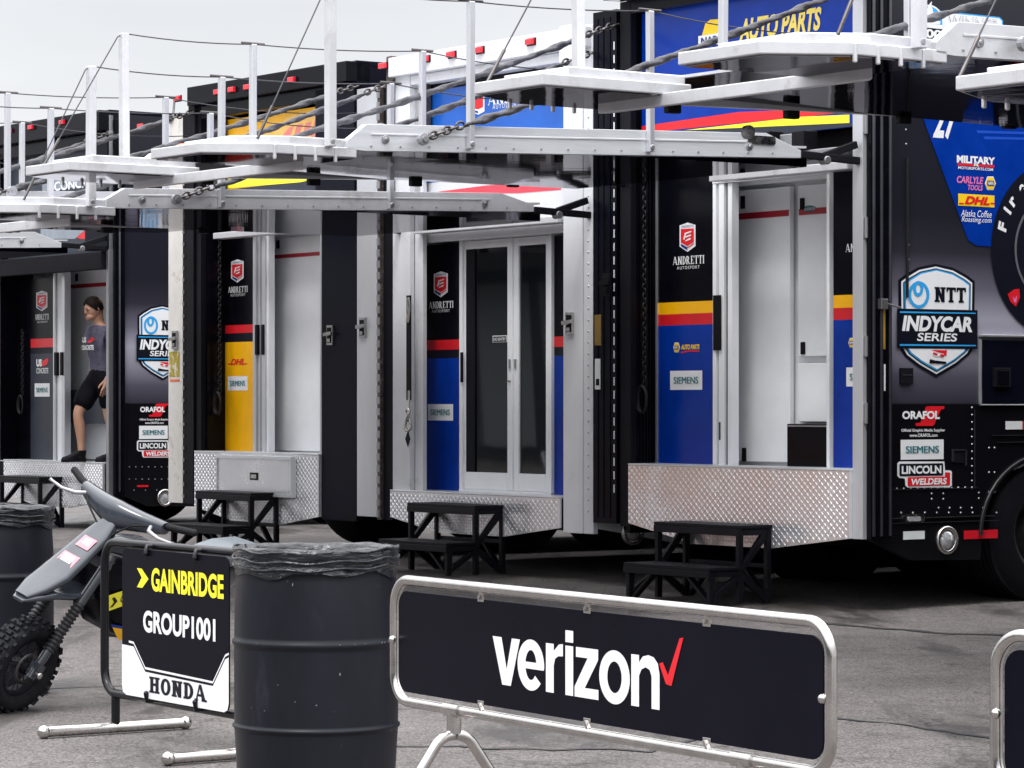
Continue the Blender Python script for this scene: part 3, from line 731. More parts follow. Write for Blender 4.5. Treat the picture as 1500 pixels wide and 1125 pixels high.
# door frame with its sliding tracks
m = MB(CABIN); xa, xb = X(1047, d0), X(1218, d0); ztop = Z(1130, 262, d0)
m.box(xa, xa + .035, d0 - .02, d0 + .05, FL, ztop); m.use(SILVER).box(xa + .036, xa + .06, d0 + .0, d0 + .06, FL, ztop); m.use(CABIN).box(xa + .062, xa + .12, d0 - .015, d0 + .06, FL, ztop)
m.use(MATTE).box(xa + .121, xa + .15, d0 + .01, d0 + .06, FL, ztop); m.use(CABIN).box(xa + .151, xa + .20, d0 - .005, d0 + .06, FL, ztop)
m.box(xb - .03, xb, d0 - .02, d0 + .05, FL, ztop); m.box(xa, xb, d0 - .024, d0 + .05, ztop, ztop + .06)
m.use(MATTE).box(xa + .012, xa + .10, d0 - .028, d0 - .0205, 1.80, 2.20); m.box(xa + .07, xa + .085, d0 - .02, d0 - .0155, 1.15, 1.28)
m.build('door_frame', T4, bevel=.003)
# cabinets inside
dc = .52
def cabinet(root, xa, xb, z0, z1, d, m_=CABIN, hs=(), name='cabinet', stripe=None, th=.04):
    q = MB(m_); q.box(xa, xb, d, d + th, z0, z1)
    o = q.build(name, root, bevel=.005)
    for hx, h0, h1 in hs:
        MB(MATTE).box(hx - .02, hx + .02, d - .014, d + .001, h0, h1).build('handle', o, bevel=.003)
    if stripe: MB(mat('dark_red_stripe', (.40, .012, .03), .4)).box(xa + .01, xb - .01, d - .003, d + .001, *stripe).build('stripe', o)
    return o
def XZ(px, py, d): return fr.py(px, py, d)
zst = (Z(1120, 319, dc), Z(1120, 310, dc)); FI = FL + .004; zc = Z(1120, 276, dc)
cabinet(T4, X(1080, dc), X(1157, dc), FI + .03, zc, dc, hs=[(X(1091, dc), Z(1091, 676, dc), Z(1091, 656, dc)), (X(1089, dc), Z(1089, 306, dc), Z(1089, 287, dc))], stripe=zst)
cabinet(T4, X(1166, dc), X(1240, dc), Z(1190, 522, dc), zc, dc + .02, hs=[(X(1174, dc), Z(1174, 519, dc), Z(1174, 501, dc)), (X(1173, dc), Z(1173, 307, dc), Z(1173, 290, dc))], stripe=zst)
cabinet(T4, X(1166, dc), X(1240, dc), Z(1190, 618, dc), Z(1190, 532, dc), dc + .02)
cabinet(T4, X(1162, dc), X(1240, dc), FI, Z(1190, 621, dc), dc - .06, BLACK, name='storage_box', th=.5)
MB(STEEL).box(X(1163, dc), X(1240, dc), dc - .065, dc - .0605, Z(1190, 625, dc), Z(1190, 623, dc)).build('edge_trim', T4)
m = MB(CABIN); m.box(X(1072, dc), X(1250, dc), dc + .07, dc + .1, FI, 3.15); m.box(X(1072, dc), X(1250, dc), dc - .02, dc + .06, zc + .03, 3.15); m.build('cabinet_carcass', T4)
D_ = Decal(fr, 'y', dc + .02, .003); p = [D_.uv(1187 + 10 * math.cos(a), 306 + 5 * math.sin(a)) for a in [i * .314 for i in range(20)]]
D_.polyuv(p, DECALT, 1); D_.text('SUPERIOR', 1179, 1195, 304, 308, DECALW, 2); D_.build('maker_badge', T4)
# graphics on the wall panels
andretti(fr, T4, d0 - .001, 1007.5, 326, 43, None, (986, 1032, 375, 387), (992, 1025, 389.5, 394))
D_ = Decal(fr, 'y', d0 - .001)
def napa(D_, cx, cy, rx, ry, l=1):
    hx = lambda k: [(cx - rx * k, cy), (cx - rx * .55 * k, cy - ry * k), (cx + rx * .55 * k, cy - ry * k), (cx + rx * k, cy), (cx + rx * .55 * k, cy + ry * k), (cx - rx * .55 * k, cy + ry * k)]
    D_.poly(hx(1), DECALW, l); D_.poly(hx(.85), DECALY, l + 1); D_.rect(cx - rx * .62, cx + rx * .62, cy - ry * .38, cy + ry * .38, DECALV, l + 2)
    D_.text('NAPA', cx - rx * .5, cx + rx * .5, cy - ry * .26, cy + ry * .26, DECALW, l + 3, bold=.03)
napa(D_, 991.5, 509, 5, 7.2)
D_.text('AUTO PARTS', 998, 1025, 504.5, 512, DECALY, 1, bold=.04, shear=.2); D_.poly([(998, 515), (1012, 513), (1025, 513.5), (1025, 515.5), (1010, 515), (998, 517.5)], DECALR, 1)
siemens(D_, 982, 1029, 543, 571); siemens(D_, 1240, 1287, 538, 566); napa(D_, 1248, 502, 5, 7)
D_.serif('ANDRETTI', 1239, 1285, 356, 368, DECALW, 1, st=.20, th=.06, gap=.10, sl=.07)
D_.build('sponsor_decals', T4)
# upper rear wall
D_ = Decal(fr, 'y', .10); m = MB(BLUE)
x0, x1 = -W + .14, -.10
zA0, zA1 = Z(965, 188, .1), Z(965, 176, .1); zB1 = Z(1245, 157, .1); zB0 = Z(1245, 173, .1)
m.box(x0, x1, .10, .14, 3.3, 4.30); m.build('upper_wall', T4)
zl = Z(965, 192, .1); zm = Z(1100, 168, .1)
D_.polyuv([(x0, zl), (X(1008, .1), Z(1008, 188, .1)), (X(1245, .1), Z(1245, 164, .1)), (X(1190, .1), Z(1190, 160, .1)), (X(1083, .1), Z(1083, 164, .1)), (x0, Z(965, 182, .1))], DECALR, 1)
D_.polyuv([(X(1002, .1), Z(1002, 191, .1)), (X(1245, .1), Z(1245, 180, .1)), (X(1245, .1), Z(1245, 168, .1)), (X(1175, .1), Z(1175, 171, .1))], DECALN, 2)
D_.polyuv([(x0, 3.302), (x1, 3.302), (X(1245, .1), Z(1245, 180, .1)), (X(1002, .1), Z(1002, 191, .1)), (x0, zl)], SLATE, 1)
D_.text('AUTO PARTS', 1083, 1204, 19, 53, mat('pale_yellow_vinyl', (.80, .62, .12), .35, var=.05), 2, bold=.04, shear=.25)
D_.poly([(1029, 52), (1034, 34), (1041, 29), (1055, 28), (1064, 33), (1063, 52)], DECALY, 2); D_.rect(1024, 1064, 50, 66, DECALW, 3); D_.text('NAPA', 1028, 1060, 53, 63, DECALV, 4, bold=.04)
D_.build('banner_graphics', T4)
m = MB(BLACK); m.box(-W + .13, -.1, .0, .2, 4.30, 4.48); m.box(-W, 0, -.16, .0, 4.40, 4.52); m.build('header', T4, bevel=.006)
marker_lights(T4, -.16, 4.46, [-2.3, -1.5, -1.3, -1.1, -.3])
m = MB(STEEL); m.box(X(1113), X(1240), -.05, .09, Z(1180, 232), Z(1180, 221)); m.use(MATTE)
m.box(X(1120), X(1140), -.08, .05, Z(1130, 218), Z(1130, 194)); m.box(X(1172), X(1190), -.08, .05, Z(1180, 220), Z(1180, 193)); m.use(STEEL).box(X(1145), X(1172), -.02, .06, Z(1160, 222), Z(1160, 196))
m.build('lift_bracket', T4, bevel=.006)
pl = [fr.py(*q) for q in [(925, 683), (1252, 690), (1252, 789), (1135, 803), (1020, 796.5), (925, 766)]]; pl[1] = (pl[1][0], FL); pl[0] = (pl[0][0], FL)
kick_plate(T4, [(min(q[0], -.1), q[1]) for q in pl][::-1])
LG4 = liftgate(T4, fr, 3.12, lint=(X(1043), -.12, pz_l(1140, 251, 3.12)), ztop=4.25, seed=3)
m = MB(CHROME); zz = 3.12 - .035 * .15
m.prism(rrect(-1.02, -.78, zz + .0, zz + .055, .02), 'x', .0005, .012); m.use(MATTE).lathe([(0, .012), (.02, .012), (.02, .02), (0, .02)], 12, (0, -.88, zz + .028), 'x'); m.build('lamp_housing', LG4)
latch(T4, -W - .1, -.03, 2.3, MATTE); chain_hang(T4, -W + .17, .10, 3.0, 1.55)
# graphics, rivets and fittings on the side
T_ = indycar(fr, T4, 0.002, 1312, 455)
lower_side(fr, T4, lambda p: p, 0.002)
D_ = Decal(fr, 'x', 0.002)
D_.poly([(1335, 110), (1354, 179), (1418, 352), (1430, 360), (1452, 361), (1500, 340), (1560, 250), (1560, 95)], BLUE, 1)
D_.poly([(1440, 200), (1520, 202), (1520, 205), (1442, 204)], mat('lighter_blue', (.01, .08, .55), .3), 1.5); D_.poly([(1430, 191), (1520, 194), (1520, 197), (1432, 195)], MATS['lighter_blue'], 1.5)
D_.text('27', 1366, 1404, 148, 204, DECALW, 2, bold=.03, shear=.25)
D_.text('MILITARY', 1401, 1457, 229, 240, DECALW, 2, bold=.05); D_.rect(1402, 1456, 240.5, 244, DECALR, 2); D_.text('MOTORSPORTS.COM', 1403, 1454, 245, 249, DECALW, 2, bold=.02)
D_.poly([(1425, 244), (1429, 236), (1433, 245), (1425, 240), (1433, 240)], DECALW, 3)
D_.text('CARLYLE', 1401, 1440, 258.5, 269, DECALP, 2, bold=.03, shear=.2); D_.text('TOOLS', 1417, 1439, 271, 279, DECALP, 2, bold=.03, shear=.2); napa(D_, 1450, 268.5, 8, 10, 2)
D_.rect(1403, 1456, 285, 302.5, DECALY, 2); D_.text('DHL', 1412, 1449, 288, 300, DECALR, 3, bold=.05, shear=.3); D_.rect(1404, 1411, 297, 299, DECALR, 3); D_.rect(1450, 1456, 297, 299, DECALR, 3)
D_.text('Alaska Coffee', 1407, 1452, 308, 318, DECALW, 2, shear=.25); D_.text('Roasting.com', 1408, 1452, 318, 328, DECALW, 2, shear=.25)
def arcp(cx, cy, rx, ry, a): return (cx + rx * math.cos(R(a)), cy - ry * math.sin(R(a)))
D_.poly([arcp(1543, 365, 92, 128, a) for a in range(0, 360, 6)], DECALK, 2.5)
for ch, a in (('F', 163), ('i', 150), ('r', 141), ('e', 127), ('s', 113)):
    cx, cy = arcp(1543, 365, 79, 113, a); u, z = D_.uv(cx, cy); vs, fs = glyphs(ch, .05); rot = R(a - 90); wdt = .026 if ch == 'i' else .06; hh_ = .085 if ch in 'Fi' else .064
    D_.mb.use(DECALW); D_.mb.add([D_.P(u + (v[0] - .5) * wdt * math.cos(rot) * .9 - (v[1] * hh_ - .0425) * math.sin(rot), z + (v[0] - .5) * wdt * math.sin(rot) + (v[1] * hh_ - .0425) * math.cos(rot), 3.5) for v in vs], fs)
D_.poly([(1475, 431), (1484, 424), (1492, 423), (1493, 436), (1487, 449), (1479, 442)], DECALR, 3.5); D_.poly([(1482, 433), (1485, 438), (1489, 432), (1487, 444), (1484, 442)], DECALP, 4)
# rim of the printed tyre
D_.ring([arcp(1543, 365, 58, 80, a) for a in range(0, 360, 8)], [arcp(1543, 365, 55, 76, a) for a in range(0, 360, 8)], mat('grey_vinyl', (.12, .12, .14), .4), 3.5)
D_.build('side_graphics', T4)
# board with the race emblem above the lift deck
D_ = Decal(fr, 'x', 0.002)
D_.poly([(1360, 14), (1464, 25), (1469, 30), (1469, 60), (1360, 54)], DECALB, 1); D_.poly([(1362, 16.5), (1463, 27), (1467, 31), (1467, 60), (1362, 54)], DECALW, 2)
D_.text('WINNER', 1388, 1462, 25, 43, mat('pale_grey_vinyl', (.5, .5, .55), .4), 3, bold=.0); D_.text('WINNER', 1389.2, 1460.8, 26, 42, DECALW, 4, bold=-.012)
el = lambda cx, cy, rx, ry, a0=0, a1=360, st=12: [arcp(cx, cy, rx, ry, a) for a in range(a0, a1, st)]
D_.poly(el(1358, 34, 23, 27), DECALW, 5); D_.poly(el(1358, 34, 20.5, 24.5), DECALB, 6); D_.poly([(1356, 12), (1360, 5), (1363, 2), (1362, 10), (1364, 14), (1366, 30), (1376, 32), (1374, 36), (1340, 34), (1342, 31), (1352, 29)], DECALW, 7)
D_.rect(1338, 1378, 35, 41, DECALW, 7.5); D_.rect(1337, 1380, 41.5, 58, DECALK, 7.5); D_.text('500', 1342, 1377, 43, 56, DECALW, 8.5, bold=.04)
D_.build('winner_board', T4)
def rivets(root, fr, pts, m=STEEL, r=.008):
    q = MB(m)
    for a, b, n in pts:
        for i in range(n):
            t = i / max(1, n - 1); y, z = fr.px(a[0] + (b[0] - a[0]) * t, a[1] + (b[1] - a[1]) * t, 0.)
            q.lathe([(0, .006), (r * .7, .004), (r, 0)], 6, (0.0, y, z), 'x')
    return q.build('rivets', root)
rivets(T4, fr, [((1327, 190), (1331, 380), 10), ((1424, 597), (1424, 715), 12), ((1304, 716), (1424, 714), 13), ((1320, 751), (1460, 751), 9), ((1375, 744), (1440, 744), 5), ((1365, 723), (1365, 731), 2), ((1382, 723), (1382, 731), 2), ((1434, 722), (1434, 730), 2), ((1449, 656), (1457, 656), 2), ((1449, 692), (1457, 692), 2), ((1449, 721), (1457, 721), 2)])
m = MB(BLACK)
def sbox(m, x0, x1, y0, y1, th, d=0.):
    (u0, _), (u1, _) = fr.px(x0, (y0 + y1) / 2), fr.px(x1, (y0 + y1) / 2); za, zb = fr.px((x0 + x1) / 2, y1)[1], fr.px((x0 + x1) / 2, y0)[1]
    return m.box(d, d + th, u0, u1, za, zb)
# hatch doors on the side
m = MB(NAVY); sbox(m, 1436, 1560, 499, 591, .018); m.use(POST); sbox(m, 1433, 1560, 491, 494.5, .035); sbox(m, 1434, 1560, 592, 594, .02); sbox(m, 1433, 1435.5, 497, 592, .02); m.use(MATTE); sbox(m, 1451, 1475, 539, 567, .024, .018); m.use(BLACK); sbox(m, 1455, 1472, 543, 563, .006, .042)
m.build('hatch_door', T4, bevel=.004)
m = MB(MATTE); sbox(m, 1317, 1335, 539, 562, .02); m.use(WIRE); sbox(m, 1319, 1333, 549, 550, .004, .02); m.build('socket_cover', T4, bevel=.004)
m = MB(WIRE); sbox(m, 1395, 1415, 658, 660, .012); sbox(m, 1394, 1396, 658, 676, .012); sbox(m, 1413, 1415, 658, 682, .012); m.use(MATTE); sbox(m, 1396, 1413, 660, 678, .006); m.build('grab_recess', T4)
m = MB(WIRE); sbox(m, 1302, 1432, 715.5, 716.6, .006); sbox(m, 1427, 1428, 600, 716, .005); sbox(m, 1301, 1455, 757, 758.2, .014); sbox(m, 1301, 1463, 764, 765, .01); sbox(m, 1453, 1560, 637, 638, .01); sbox(m, 1460, 1560, 647, 648, .01); m.build('rub_rail', T4)
for b_, mm in (((1323, 1354, 778, 790), REFW), ((1412, 1461, 776.5, 789), LAMPR), ((1473, 1497, 617, 629), REFW), ((1498, 1540, 617, 629), LAMPR)):
    m = MB(mm); sbox(m, *b_, .004); m.build('reflector', T4)
yl, zl_ = fr.px(1386, 791); m = MB(CHROME); m.lathe([(.098, .0), (.098, .02), (.075, .024), (.07, .005)], 26, (0, yl, zl_), 'x'); m.use(LAMPC).lathe([(.068, .004), (.055, .022), (0, .03)], 20, (0, yl, zl_), 'x'); m.build('side_lamp', T4)
yl, zl_ = fr.px(1337, 760); m = MB(CHROME); m.prism([(a, b) for a, b in rrect(yl - .10, yl + .10, zl_ - .03, zl_ + .03, .028)], 'x', 0, .014); m.use(LAMPC).prism(rrect(yl - .06, yl + .06, zl_ - .016, zl_ + .016, .012), 'x', .014, .02); m.build('side_lamp', T4)
m = MB(RUBBER); y_, z_ = fr.px(1326, 360); _, z2 = fr.px(1326, 436); m.tube([(.02, y_, z_ + .6), (.02, y_, z2)], .011, 6); m.build('hanging_cord', T4)

# ------------------------------------------------------------------ T3: white transporter with glazed sliding doors
fr = tframe(2.99); F3 = fr
T3 = root_of(fr, 'white-framed transporter with closed glass sliding doors and blue side panels with a red stripe')
FL = .69; RF = 4.27
body(T3, RF, FL, WHITE, d0, 2.72)
m = MB(WHITE); m.prism([(.06, .47), (.9, .33), (13, .33), (13, RF - .042), (.06, RF - .042)], 'x', -.05, 0); m.build('side_panel', T3)
yl, zl_ = fr.px(925, 779); m = MB(CHROME); m.lathe([(.10, 0), (.10, .03), (.075, .03), (.07, .008)], 24, (0, yl, zl_), 'x'); m.use(LAMPC).lathe([(.066, .008), (.05, .03), (0, .04)], 20, (0, yl, zl_), 'x'); m.build('side_lamp', T3)
wheels(T3, (3.2, 4.4))
m = MB(WHITE); m.box(X(825), -.125, 0, .05, .43, RF - .01); m.box(-.12, -.0, .004, .05, .43, RF - .03); m.use(STEEL)
for k in range(40): m.lathe([(0, -.006), (.009, -.004), (.011, 0)], 6, (-.06, .004, .6 + k * .085), 'y')
m.build('corner_post', T3, bevel=.008)
m = MB(WHITE); m.box(-W - .06, X(600), 0, .05, FL, RF - .01); m.box(X(600) + .002, X(612), .05, .09, FL, RF - .05); m.box(X(613, d0) - .03, X(613, d0), .09, d0, FL, 2.9)
m.use(MATTE).box(X(596), X(603), -.008, 0, FL + .75, 2.3); m.build('corner_post', T3, bevel=.006)
m = MB(CHROME); m.tube([(X(602) + .03 * math.sin(a * 2), -.03 - .012 * math.cos(a), 1.28 + .09 * math.sin(a)) for a in [i * .42 for i in range(15)]], .013, 6, closed=True); m.tube([(X(602), -.03, 1.36), (X(600) + .02, -.02, 1.45), (X(602), -.02, 1.52)], .012, 6); m.tube([(X(601), -.02, 2.28), (X(603), -.03, 2.18), (X(601), -.03, 2.08)], .016, 6); m.build('tie_chain', T3)
m = MB(MATTE); x_, z_ = fr.py(598, 643); m.add([(x_ - .04, -.004, z_), (x_, -.004, z_ - .07), (x_ + .04, -.004, z_), (x_, -.004, z_ + .07)], [(0, 1, 2, 3)]); m.build('diamond_plaque', T3)
latch(T3, X(836), 0, Z(836, 474), CHROME)
m = MB(SILVER); m.box(-3.24, -2.91, -.015, .03, .47, 4.05); m.build('door_leaf', T3, bevel=.004)
latch(T3, X(535), -.015, Z(535, 480), STEEL)
m = MB(RUST); m.box(-2.905, -2.86, -.03, .02, .45, 4.05); m.use(MATTE).box(-2.855, -2.73, .0, .03, .45, 4.05)
for k in range(38): m.use(STEEL).lathe([(0, .47 + k * .094), (.018, .47 + k * .094), (.018, .53 + k * .094), (0, .53 + k * .094)], 8, (-2.88, -.035, 0))
m.build('door_hinge', T3)
zt = 2.72; zr1, zr0, zk0 = Z(644, 498, d0), Z(644, 512.5, d0), Z(644, 525, d0)
rows = [(FL, zk0, BLUE), (zk0, zr0, DECALK), (zr0, zr1, RED), (zr1, zt, BLACK)]
stripes(T3, 'wall_panel', X(613, d0), X(675.5, d0), d0, rows); stripes(T3, 'wall_panel', X(812, d0), -.3, d0, rows)
andretti(fr, T3, d0 - .001, 646, 397.5, 38, None, (628.5, 664.5, 441.5, 451.5), (633, 659, 453.5, 457.5))
D_ = Decal(fr, 'y', d0 - .001); siemens(D_, 627, 664, 592, 616); D_.build('sponsor_decals', T3)
# glazed sliding doors
xa, xb = X(677, d0), X(812, d0); zh = Z(745, 341, d0); zs = FL + .01
m = MB(CABIN); m.box(xa, xa + .045, d0 - .03, d0 + .08, zs, zh); m.box(xb - .035, xb, d0 - .03, d0 + .08, zs, zh); m.box(xa + .046, xb - .036, d0 - .03, d0 + .08, zh - .04, zh); m.box(xa, xb, d0 - .034, d0 + .08, zs - .008, zs + .02); m.build('door_frame', T3, bevel=.003)
xm = X(752.5, d0)
for x0, x1, dd, hp in ((xa + .047, xm - .001, d0 - .012, 1), (xm + .001, xb - .037, d0 - .004, 0)):
    m = MB(CABIN); st = .07
    m.box(x0, x0 + (.02 if hp else st), dd, dd + .035, zs + .022, zh - .045); m.box(x1 - st, x1, dd, dd + .035, zs + .022, zh - .045)
    m.box(x0 + (.021 if hp else st + .001), x1 - st - .001, dd, dd + .035, zs + .022, zs + .16); m.box(x0 + (.021 if hp else st + .001), x1 - st - .001, dd, dd + .035, zh - .11, zh - .045)
    dr = m.build('sliding_door', T3, bevel=.003)
    gx0 = x0 + (.021 if hp else st + .001); q = MB(GLASS); n = 8
    vs = [(gx0 + (x1 - st - .001 - gx0) * i / n, dd + .016 + .0002 * math.sin(i * .9 + j * .5), zs + .161 + (zh - .111 - zs - .161) * j / n) for j in range(n + 1) for i in range(n + 1)]
    q.add(vs, [(j * (n + 1) + i, j * (n + 1) + i + 1, (j + 1) * (n + 1) + i + 1, (j + 1) * (n + 1) + i) for j in range(n) for i in range(n)], True); q.build('pane', dr, recalc=False)
    if hp:
        MB(MATTE).box(gx0, gx0 + .12, dd + .004, dd + .014, zs + .161, zh - .111).build('door_overlap', dr)
    MB(STEEL).box((x1 - st * .6) if hp else (x0 + st * .3), (x1 - st * .3) if hp else (x0 + st * .6), dd - .012, dd, Z(750, 540, d0), Z(750, 526, d0)).build('handle', dr, bevel=.003)
    if hp: MB(CHROME).ball((x1 - st * .45, dd - .006, Z(748, 558, d0)), .014, 8).build('lock', dr)
MB(MATTE).box(xa + .03, xa + .06, d0 - .04, d0 - .0305, Z(685, 560, d0), Z(685, 516, d0)).build('handle', T3)
D_ = Decal(fr, 'y', d0 - .002); D_.rect(722, 743.5, 491.5, 501.5, DECALW, 1); D_.rect(723, 742.5, 492.7, 500.5, DECALK, 2); D_.text('NO ENTRY', 724, 742, 494.5, 499, DECALW, 3, bold=.02); D_.build('notice', T3)
pl = [fr.py(*q) for q in [(576, 717), (823, 730), (823, 773.5), (742, 786), (646, 780), (576, 757)]]; pl[0] = (pl[0][0], FL); pl[1] = (pl[1][0], FL)
kick_plate(T3, [(q[0], q[1]) for q in pl][::-1])
# upper wall, header, lights
m = MB(mat('mid_blue_paint', (.012, .11, .50), .25, var=.2, vs=1.5)); m.box(-W + .28, -.42, .12, .16, 3.22, 3.97); m.use(MATTE).box(-W + .28, -.42, .11, .16, 3.971, 4.03); m.use(WHITE).box(-W + .1, -.40, .12, .17, 2.73, 3.218); m.build('upper_wall', T3)
D_ = Decal(fr, 'y', .12)
D_.poly([(690, 141), (700, 137), (710, 139), (710, 163), (701, 168), (693, 165)], DECALW, 1); D_.poly([(692, 143), (708, 141), (708, 157), (701, 160), (694, 159)], DECALR, 2); D_.poly([(694, 161), (701, 163), (701, 166), (694, 164)], DECALV, 2)
D_.serif('ANDRETTI', 715, 795, 132, 149, DECALW, 1, st=.20, th=.06, gap=.10, sl=.07); D_.text('AUTOSPORT', 722, 761, 151, 157.5, DECALW, 1, space=1.3)
D_.poly([(640, 281), (710, 272), (780, 266), (822, 265), (822, 278), (760, 283), (700, 283)], PINKRED, 1); D_.build('banner_graphics', T3)
m = MB(WHITE); m.box(-W - .04, -.02, -.06, .12, 4.10, 4.26); m.box(-W + .2, -.34, .0, .12, 4.02, 4.098); m.box(-W + .06, -W + .28, .05, .1, 3.0, 4.02); m.use(RUST).box(-W + .30, -W + .36, .03, .10, 3.3, 4.02); m.box(-W - .1, -W - .02, -.04, .05, 2.9, 4.28); m.use(WHITE).box(-.32, -.1, -.08, .08, 4.0, 4.28); m.build('header', T3, bevel=.008)
marker_lights(T3, -.06, 4.2, [X(572), X(634), X(672), X(713), X(788)])
liftgate(T3, fr, 2.905, lint=(X(609), X(821), pz_l(715, 329, 2.905)), ztop=4.07, seed=5, beam=ALUW, bh=.068, tilt=.03)

# ------------------------------------------------------------------ T2: dark transporter with yellow door panel
fr = tframe(6.26); F2 = fr
T2 = root_of(fr, 'dark transporter with yellow lower door panel and its white sliding door half open')
FL = .97; RF = 4.30
body(T2, RF, FL, NAVY, d0, 3.05)
m = MB(NAVY); m.prism([(.06, .5), (.9, .35), (13, .35), (13, RF - .042), (.06, RF - .042)], 'x', -.05, 0); m.build('side_panel', T2); wheels(T2)
m = MB(NAVY); m.box(X(471), 0, 0, .06, .42, RF - .02); m.use(POST).box(X(468), X(470.5), .0, .05, FL, 3.0); m.build('corner_post', T2, bevel=.006)
latch(T2, X(485), 0, Z(485, 491), CHROME)
m = MB(MATTE); m.box(-W - .02, -W + .06, 0, .05, .5, RF - .02); m.use(BLACK).box(-W + .06, -W + .09, .05, d0, FL, 4.1); m.box(-W + .09, X(326, d0), d0 + .003, d0 + .04, FL, 3.05); m.build('corner_post', T2)
m = MB(DIRTYW); m.box(-3.17, -2.90, -.015, .03, .50, 4.05); m.use(mat('torn_yellow_sticker', (.34, .26, .02), .5, var=.3, vs=30, dirt=(.6, .58, .5), dscale=14, dlo=.52, dhi=.56)).box(-3.15, -2.96, -.018, -.0155, Z(258, 552), Z(258, 515)); m.use(mat('orange_tag', (.62, .13, .03), .5, var=.2)).box(-3.14, -2.96, -.018, -.0155, Z(258, 559), Z(258, 555.5)); m.build('door_leaf', T2, bevel=.004)
latch(T2, X(260), -.018, Z(260, 498), STEEL)
m = MB(MATTE); m.box(-2.895, -2.70, -.02, .02, .5, 4.05)
for k in range(30): m.use(STEEL).lathe([(0, .55 + k * .11), (.012, .55 + k * .11), (.012, .58 + k * .11), (0, .58 + k * .11)], 6, (-2.87, -.026, 0))
m.build('door_hinge', T2)
chain_hang(T2, -W + .16, .14, 2.9, 1.5)
zt = 3.05; zr1, zr0, zk0 = Z(348, 476, d0), Z(348, 488, d0), Z(348, 501, d0)
rows = [(FL, zk0, YEL), (zk0, zr0, DECALK), (zr0, zr1, RED), (zr1, zt, BLACK)]
stripes(T2, 'wall_panel', X(326, d0), X(372, d0), d0, rows)
andretti(fr, T2, d0 - .001, 348, 380, 34, None, (334.5, 363, 419.5, 428.5), (338, 359.5, 430, 434))
D_ = Decal(fr, 'y', d0 - .001); D_.text('DHL', 338, 359, 525.5, 534.5, DECALR, 1, bold=.04, shear=.3); D_.rect(334.5, 338, 532.5, 534, DECALR, 1); D_.rect(359, 362.5, 532, 533.5, DECALR, 1); siemens(D_, 334, 363, 551, 572); D_.build('sponsor_decals', T2)
xa, xb = X(373, d0), X(500, d0); ztop = Z(420, 340, d0)
m = MB(POST); m.box(xa, xa + .05, d0 - .02, d0 + .05, FL, ztop); m.use(SILVER).box(xa + .051, xa + .10, d0, d0 + .06, FL, ztop); m.use(MATTE).box(xa + .101, xa + .14, d0 + .01, d0 + .05, FL, ztop); m.use(POST).box(xa + .141, xa + .21, d0 - .015, d0 + .06, FL, ztop); m.use(CABIN).box(xa + .211, xa + .25, d0 - .005, d0 + .06, FL, ztop); m.use(POST).box(xa, xb, d0 - .024, d0 + .05, ztop, ztop + .06)
m.use(MATTE).box(xa + .05, xa + .09, d0 - .03, d0 - .0005, 1.85, 2.12); m.box(xa + .16, xa + .195, d0 - .03, d0 - .0155, 1.85, 2.12); m.build('door_frame', T2, bevel=.003)
dc = .45
cabinet(T2, X(401, dc), X(520, dc), FL + .02, Z(430, 347, dc), dc, hs=[(X(408, dc), Z(408, 364, dc), Z(408, 352, dc))], stripe=(Z(430, 377, dc), Z(430, 371.5, dc)), name='interior_door')
m = MB(CABIN); m.box(X(390, dc), X(540, dc), dc + .05, dc + .09, FL, 3.1); m.build('interior_wall', T2)
pl = [fr.py(*q) for q in [(289, 660), (471, 668), (471, 757), (413, 769), (345, 763), (289, 742)]]; pl[0] = (pl[0][0], FL); pl[1] = (pl[1][0], FL)
kick_plate(T2, [(q[0], q[1]) for q in pl][::-1])
m = MB(PLATE); ax, az = fr.py(330, 719); bx_, bz = fr.py(437, 674); m.box(ax, bx_, -.075, -.034, az, bz); m.use(ALU)
for a, b, c, d in ((ax - .02, bx_ + .02, bz, bz + .03), (ax - .02, bx_ + .02, az - .03, az), (ax - .02, ax, az, bz), (bx_, bx_ + .02, az, bz)): m.box(a, b, -.09, -.034, c, d)
m.use(MATTE).box(X(377), X(389), -.08, -.074, Z(383, 703), Z(383, 692)); m.use(CHROME).box(X(379), X(387), -.086, -.079, Z(383, 701), Z(383, 695)); m.build('storage_drawer', T2, bevel=.004)
m = MB(YEL); m.box(-W + .1, -.3, .12, .16, 3.35, 3.98); m.use(SLATE).box(-W + .1, -.3, .12, .16, 3.06, 3.348); m.build('upper_wall', T2)
D_ = Decal(fr, 'y', .12)
D_.poly([(352, 200), (372, 187), (400, 196), (420, 172), (455, 163), (470, 160), (470, 215), (352, 218)], mat('pale_orange_vinyl', (.88, .52, .14), .35, var=.1), 1)
D_.poly([(425, 186), (466, 176), (466, 210), (400, 215)], mat('salmon_vinyl', (.80, .22, .2), .35, var=.15), 2); D_.poly([(362, 192), (378, 188), (372, 193)], DECALR, 3)
for k in range(3): D_.poly([(432 + k * 13, 184 - k * 3), (436 + k * 13, 183 - k * 3), (428 + k * 13, 212), (422 + k * 13, 212)], MATS['pale_orange_vinyl'], 3)
D_.poly([(325, 260), (400, 258), (462, 262), (440, 267), (330, 276)], DECALN, 1); D_.build('banner_graphics', T2)
m = MB(BLACK); m.box(-W - .02, 0, -.10, .14, 4.12, 4.29); m.box(-W + .1, -.3, -.02, .1, 4.0, 4.118); m.use(mat('brown_black', (.03, .018, .016), .4, var=.3)).box(-W + .05, -W + .35, .06, .11, 3.0, 4.0); m.use(NAVY).box(-.62, -.0, -.02, .05, 2.9, 4.1); m.use(MATTE).box(-W - .12, -W - .0, -.03, .02, 3.8, 4.2); m.build('header', T2, bevel=.006)
marker_lights(T2, -.10, 4.2, [X(276), X(335), X(356), X(379), X(444)])
